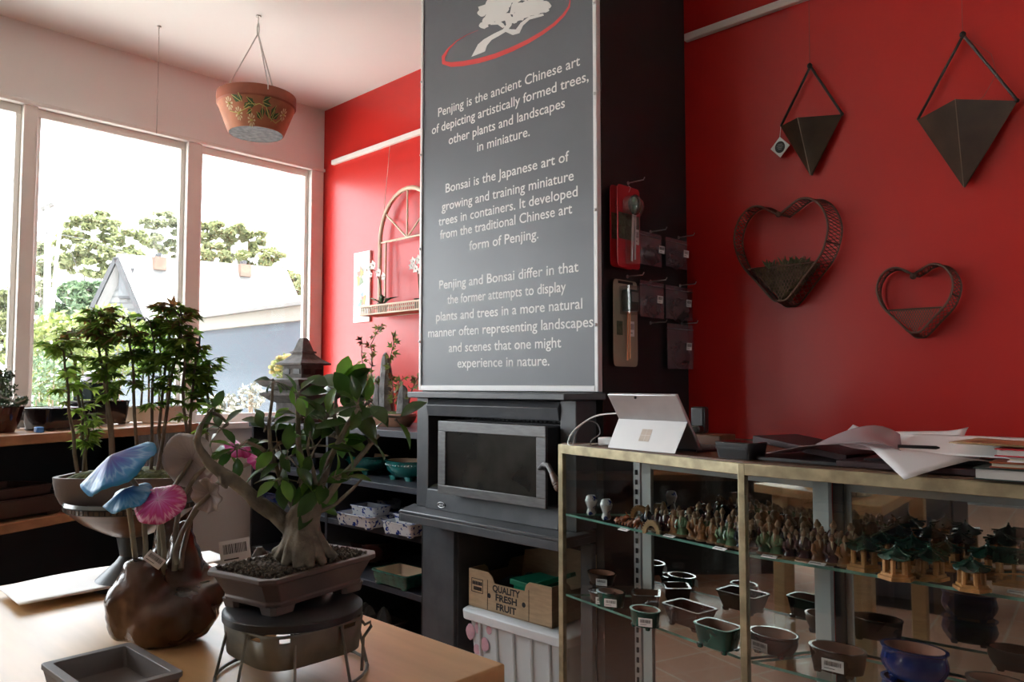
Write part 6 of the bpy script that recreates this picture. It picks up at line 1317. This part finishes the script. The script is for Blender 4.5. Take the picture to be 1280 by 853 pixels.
lg = MB(); c = (fA+hA+fB+hB)/4; u_ = (hA-fA).normalized(); nn_ = Vector((1,0,0)).cross(u_); nn_ = nn_ if nn_.y < 0 else -nn_; s_ = .0085
for i in (-1, 1):
    for j in (-1, 1): q = c+Vector((i*s_*1.06,0,0))+u_*(j*s_*1.06)+nn_*.0006; lg.add([q-Vector((s_,0,0))-u_*s_, q+Vector((s_,0,0))-u_*s_, q+Vector((s_,0,0))+u_*s_, q-Vector((s_,0,0))+u_*s_], [(0,1,2,3)])
lg.build('square_emblem', mat('warm_grey_mirror', (.52,.46,.40), .3, metal=.3), ks, smooth=0)
# keyboard cover under the slab
b = MB(); b.prism([(w-.01,dB-.005,.0006),(w+.012,dB-.03,.0006),(w+.012,dB+.16,.0006),(-w,dB+.16,.0006),(-w,dB-.005,.0006)], (0,0,.005)); b.build('keyboard_cover', M_plastic, t, smooth=0)
def cable(pts, r, label, m, name='cable'):
    b = MB(); P = [Vector(p) for p in pts]; sm = []
    for i in range(len(P)-1):
        p0, p1, p2, p3 = P[max(i-1,0)], P[i], P[i+1], P[min(i+2,len(P)-1)]
        for j in range(6): u = j/6; sm.append(.5*((2*p1)+(-p0+p2)*u+(2*p0-5*p1+4*p2-p3)*u*u+(-p0+3*p1-3*p2+p3)*u**3))
    sm.append(P[-1]); b.tube(sm, r, 6); return tag(b.build(name, m), label, 'cable')
dk = local_dep(F1)+.06
lp = Vector(t.matrix_basis @ sl(-w-.001, .62, -.004))
cable([lp, D(750,519,dk+.03), D(735,525,dk+.05), D(718,538,dk+.06), D(711,550,dk+.05), Vector((D(712,553,dk).x, D(712,553,dk).y, ZK+.003)), Vector((D(730,553,dk).x, D(730,553,dk).y+.01, ZK+.003)), Vector((D(744,551,dk).x, D(744,551,dk).y+.01, ZK+.006))], .0022, 'white charging cable looping left of the tablet', M_cable)
cable([Vector((D(716,555,dk).x, D(716,555,dk).y, ZK+.003)), D(722,538,dk+.08), D(734,527,dk+.1), D(746,530,dk+.1), D(750,542,dk+.08), D(740,550,dk+.03), Vector((D(738,556,dk).x, D(738,556,dk).y, ZK+.003))], .0018, 'thin grey cable loop behind the white cable', mat('grey_cable', (.2,.2,.21), .4))
pA = D(758, 549, dk+.02); b = MB(); b.cbox((0,0,.011), (.05,.035,.022)); o = b.build('power_adapter', M_cable, bevel=.004); o.location = (pA.x, pA.y+.01, ZK); tag(o, 'small white power adapter beside the tablet', 'adapter')
cable([Vector((lp.x+.03,lp.y+.0,ZK+.004)), Vector((D(735,557,dk).x, FL.y+.10, ZK+.003)), Vector((FL.x+.055, FL.y+.03, KT-.05)), Vector((FL.x+.062, FL.y+.045, KT-.2)), Vector((FL.x+.075, FL.y+.05, KT-.32))], .0016, 'thin cord hanging down inside the left end of the case', mat('grey_cable', (.2,.2,.21)), 'cord') if False else None
# items behind the tablet
b = MB(); b.cbox((0,0,.0), (.14,.09,.030)); q = Y(882, 549, 1.98); o = b.build('wooden_block', mat('reddish_timber', (.13,.05,.022), .45, var=.25, stretch=(1,6,1)), bevel=.003); o.location = (q.x, 1.98, q.z); tag(o, 'reddish timber block behind the tablet', 'block')
zl = q.z-.015
b = MB(); b.cbox((0,0,0), (.17,.12,zl-KT-.0005)); o = b.build('grey_box_file', mat('slate_card', (.06,.055,.055), .6)); o.location = (q.x+.002, 1.985, (zl+KT)/2); tag(o, 'dark grey box under the reddish timber block', 'box')
b = MB(); b.cbox((0,0,.0), (.045,.03,.075)); q2 = Y(877, 529, 2.0); o = b.build('speaker_box', M_plastic, bevel=.006); zt2 = q.z+.015; o.location = (q2.x, 1.99, zt2+.0385); tag(o, 'small black speaker standing on the timber block', 'speaker')
b = MB(); b.cbox((0,0,.012), (.05,.035,.024)); o = b.build('tape_dispenser', M_smoke, bevel=.006); q2 = Y(868, 540, 1.96); o.location = (q2.x-.004, 1.965, zt2+.0005); tag(o, 'small glossy dark gadget beside the black speaker', 'gadget')
# card terminal dock, folders and papers
q = Z(912, 575, ZK); b = MB(); b.loft([rr(-.045,.045,-.032,.032,.012,0), rr(-.05,.05,-.036,.036,.012,.03), rr(-.05,.05,-.036,.036,.012,.036)]); t = thing('card_dock', 'black plastic desk dock at the joint of the display case', 'device', (q.x+.0, q.y+.055, ZK), -.1)
b.build('body', M_plastic, t); MB().box(-.045,.035,-.0365,-.0355,.022,.027).build('slot', M_dark, t); MB().box(-.047,.047,-.034,.034,.036,.038).build('lid', M_smoke, t, bevel=.001)
def slabq(name, pts, z0, z1, label, m, cat, dzs=(0,0,0,0), pivot=True):
    P = [Vector((Z(x, y, z0).x, Z(x, y, z0).y, z0+dz)) for (x, y), dz in zip(pts, dzs)]; b = MB(); b.prism(P, (0,0,z1-z0)); return tag(b.build(name, m, smooth=0), label, cat)
def quad(name, c, w, d, rz, z, th, label, m, cat, tilt=(0,0), bevel=.001):
    b = MB(); b.cbox((0,0,th/2), (w,d,th)); o = b.build(name, m, bevel=bevel, smooth=30); o.location = (c[0], c[1], z); o.rotation_euler = (tilt[0], tilt[1], rz); return tag(o, label, cat)
M_mar = mat('maroon_leatherette', (.032,.007,.009), .55, var=.2, scale=40, bump=.1, bscale=200)
fa = Z(985, 583, ZK)
quad('folder', (-.70, 1.735), .25, .20, -.08, ZK, .008, 'black folder lying flat left of the papers', M_plastic, 'folder')
o = quad('ring_binder', (-.73, 1.80), .23, .19, -.12, ZK+.018, .014, 'dark maroon binder tilted on the black dock and folder', M_mar, 'binder', (-.02, .13))
def wavy(name, c, w, d, rz, z, label, m, amp=.004, ph=0, tilt=(0,0), n=12, cat='paper', th=.0008, curl=0, fold=None):
    b = MB(); V = []; F = []
    for i in range(n+1):
        for j in range(n+1):
            x, y = (i/n-.5)*w, (j/n-.5)*d; zz = amp*sin(i/n*4+ph)*cos(j/n*3+ph*.7)+curl*max(0, abs(i/n-.5)-.25)**2*16
            if fold: zz += fold(i/n, j/n)
            V.append((x, y, zz))
    mz = min(q[2] for q in V); V = [(x, y, z-mz) for x, y, z in V]
    for i in range(n):
        for j in range(n): a = i*(n+1)+j; F.append((a, a+n+1, a+n+2, a+1))
    b.add(V, F); o = b.build(name, m, solid=th); o.location = (c[0], c[1], z); o.rotation_euler = (tilt[0], tilt[1], rz); return tag(o, label, cat)
M_dot = mat('printed_paper', (.74,.72,.72), .7, var=.03)
quad('document_wallet', (-.475, 1.725), .29, .21, -.03, ZK+.001, .012, 'dark maroon document wallet under the white papers', M_mar, 'wallet')
quad('document_wallet', (-.46, 1.765), .26, .18, .10, ZK+.0135, .008, 'black document wallet directly under the white papers', M_plastic, 'wallet', (0, -.03))
wavy('paper_sheet', (-.56, 1.83), .24, .19, .12, ZK+.038, 'white paper sheet curling up behind the clear plastic bag', M_paper, .006, 1, (.20,.03), curl=.012)
o = wavy('paper_sheet', (-.475, 1.70), .21, .21, radians(47), ZK-.008, 'printed white sheet pointing over the front edge of the case', M_dot, .003, .4, (.06,.06), fold=lambda i, j: -.045*max(0, .62-(i+j))/.62)
b = MB()
for k in range(5): b.box(-.085+.0, -.03-.004*(k % 2), .0-.012*k-.04, .004-.012*k-.045, .0075, .0079)
for k in range(3): b.box(-.02, .03, -.03-.012*k, -.027-.012*k, .0075, .0079)
b.build('print', mat('grey_print', (.25,.25,.25)), o, smooth=0)
wavy('paper_sheet', (-.43, 1.77), .27, .20, -.06, ZK+.044, 'plain white sheet under the black pen', M_paper, .003, 2, (.13,0))
quad('paper_pad', (-.345, 1.765), .14, .16, .2, ZK+.024, .008, 'thin black backed pad at the right end of the papers', M_plastic, 'pad', (0,-.10))
b = MB(); b.tube([(-.035,0,0),(.03,0,0),(.036,0,0)], [.0032,.0034,.0012], 8); bd_ = b.build('pen', M_ink, smooth=50); q = Z(1148, 562, ZK+.046); bd_.location = (q.x, q.y, ZK+.0505); bd_.rotation_euler = (0,0,.18); tag(bd_, 'black pen lying on the white sheets', 'pen')
# clear plastic bag
M_poly = glassmat('polythene', (.88,.84,.86), 1.2, .12, .08, veil=((.62,.58,.60), .34))
o = wavy('plastic_bag', (-.655, 1.705), .26, .19, .30, ZK+.022, 'crumpled clear plastic bag on the open folder', M_poly, .010, .5, (0,-.10), 16, 'bag', .0012, 0, lambda i, j: .085*max(0, sin(i*pi*1.0))*(.4+.6*j)*(i**1.5)+.006*sin(9*i+5*j)*i)
# books
bx = -.185
def book(label, x, y, w, d, rz, z, th, cover, pages):
    t = thing('book', label, 'book', (x, y, z), rz, 'books stacked at the right end of the counter')
    b = MB(); b.box(-w/2, w/2, -d/2, d/2, 0, .0022); b.box(-w/2, w/2, -d/2, d/2, th-.0022, th); b.box(w/2-.0025, w/2, -d/2, d/2, 0, th); b.build('cover', cover, t, bevel=.0006)
    MB().box(-w/2+.003, w/2-.0026, -d/2+.004, d/2-.003, .0022, th-.0022).build('pages', pages, t, smooth=0)
M_pg1 = mat('page_block', (.60,.58,.54), .8, scale=400, var=.05, stretch=(1,1,40)); M_pg2 = mat('cream_page_block', (.62,.55,.43), .8, scale=400, var=.05, stretch=(1,1,40))
lx_ = Z(1214, 600, ZK)
book('thick dark green bound book at the bottom of the stack', lx_.x+.115, lx_.y+.095, .23, .17, .02, ZK+.0005, .021, mat('dark_green_cloth', (.02,.035,.03), .5), M_pg1)
book('orange covered book second from the bottom of the stack', lx_.x+.125, lx_.y+.105, .21, .16, .06, ZK+.022, .010, mat('orange_print_cover', (.35,.10,.02), .4, scale=25, col2=(.25,.02,.02)), M_pg2)
book('cream soft book third from the bottom of the stack', lx_.x+.145, lx_.y+.105, .19, .15, .0, ZK+.0325, .009, M_paper, M_pg2)
book('red bound book fourth from the bottom of the stack', lx_.x+.135, lx_.y+.10, .20, .16, -.04, ZK+.042, .014, M_red2, M_pg1)
M_mag = mat('colour_magazine', (.16,.10,.045), .3, var=.5, scale=14, col2=(.40,.26,.12))
wavy('magazine', (lx_.x+.085, lx_.y+.125), .25, .18, -.05, ZK+.057, 'colour photo magazine on top of the book stack, overhanging left', M_mag, .0015, .3, (0,.02), 8, 'magazine', .003)
q = Z(1282, 549, ZK+.065); b = MB(); b.prism([(-.012,-.02,0),(.014,-.02,0),(.020,-.02,.022),(.006,-.02,.034),(-.010,-.02,.026),(-.016,-.02,.012)], (0,.04,0)); o = b.build('yellow_ornament', mat('yellow_ochre', (.55,.33,.09), .5), bevel=.002); o.location = (lx_.x+.145, lx_.y+.105, ZK+.0645); tag(o, 'yellow ornament on the magazine at the picture edge', 'ornament')

# ------------------------------------------------------------------ low dark cupboard on the far side of the room (seen in the mirror doors)
t = thing('dark_cupboard', 'low dark cupboard standing behind the work table', 'cupboard', (-1.35, -.95, 0))
MB().box(-1.9, -.82, -1.25, -.75, .06, .98).build('carcass', M_char, t, True, bevel=.003); MB().box(-1.88, -.84, -1.22, -.78, 0, .06).build('plinth', M_dark, t, True)
for x in (-1.89, -1.35): MB().box(x, x+.52, -.75, -.735, .08, .96).build('door', M_char, t, True, bevel=.002)
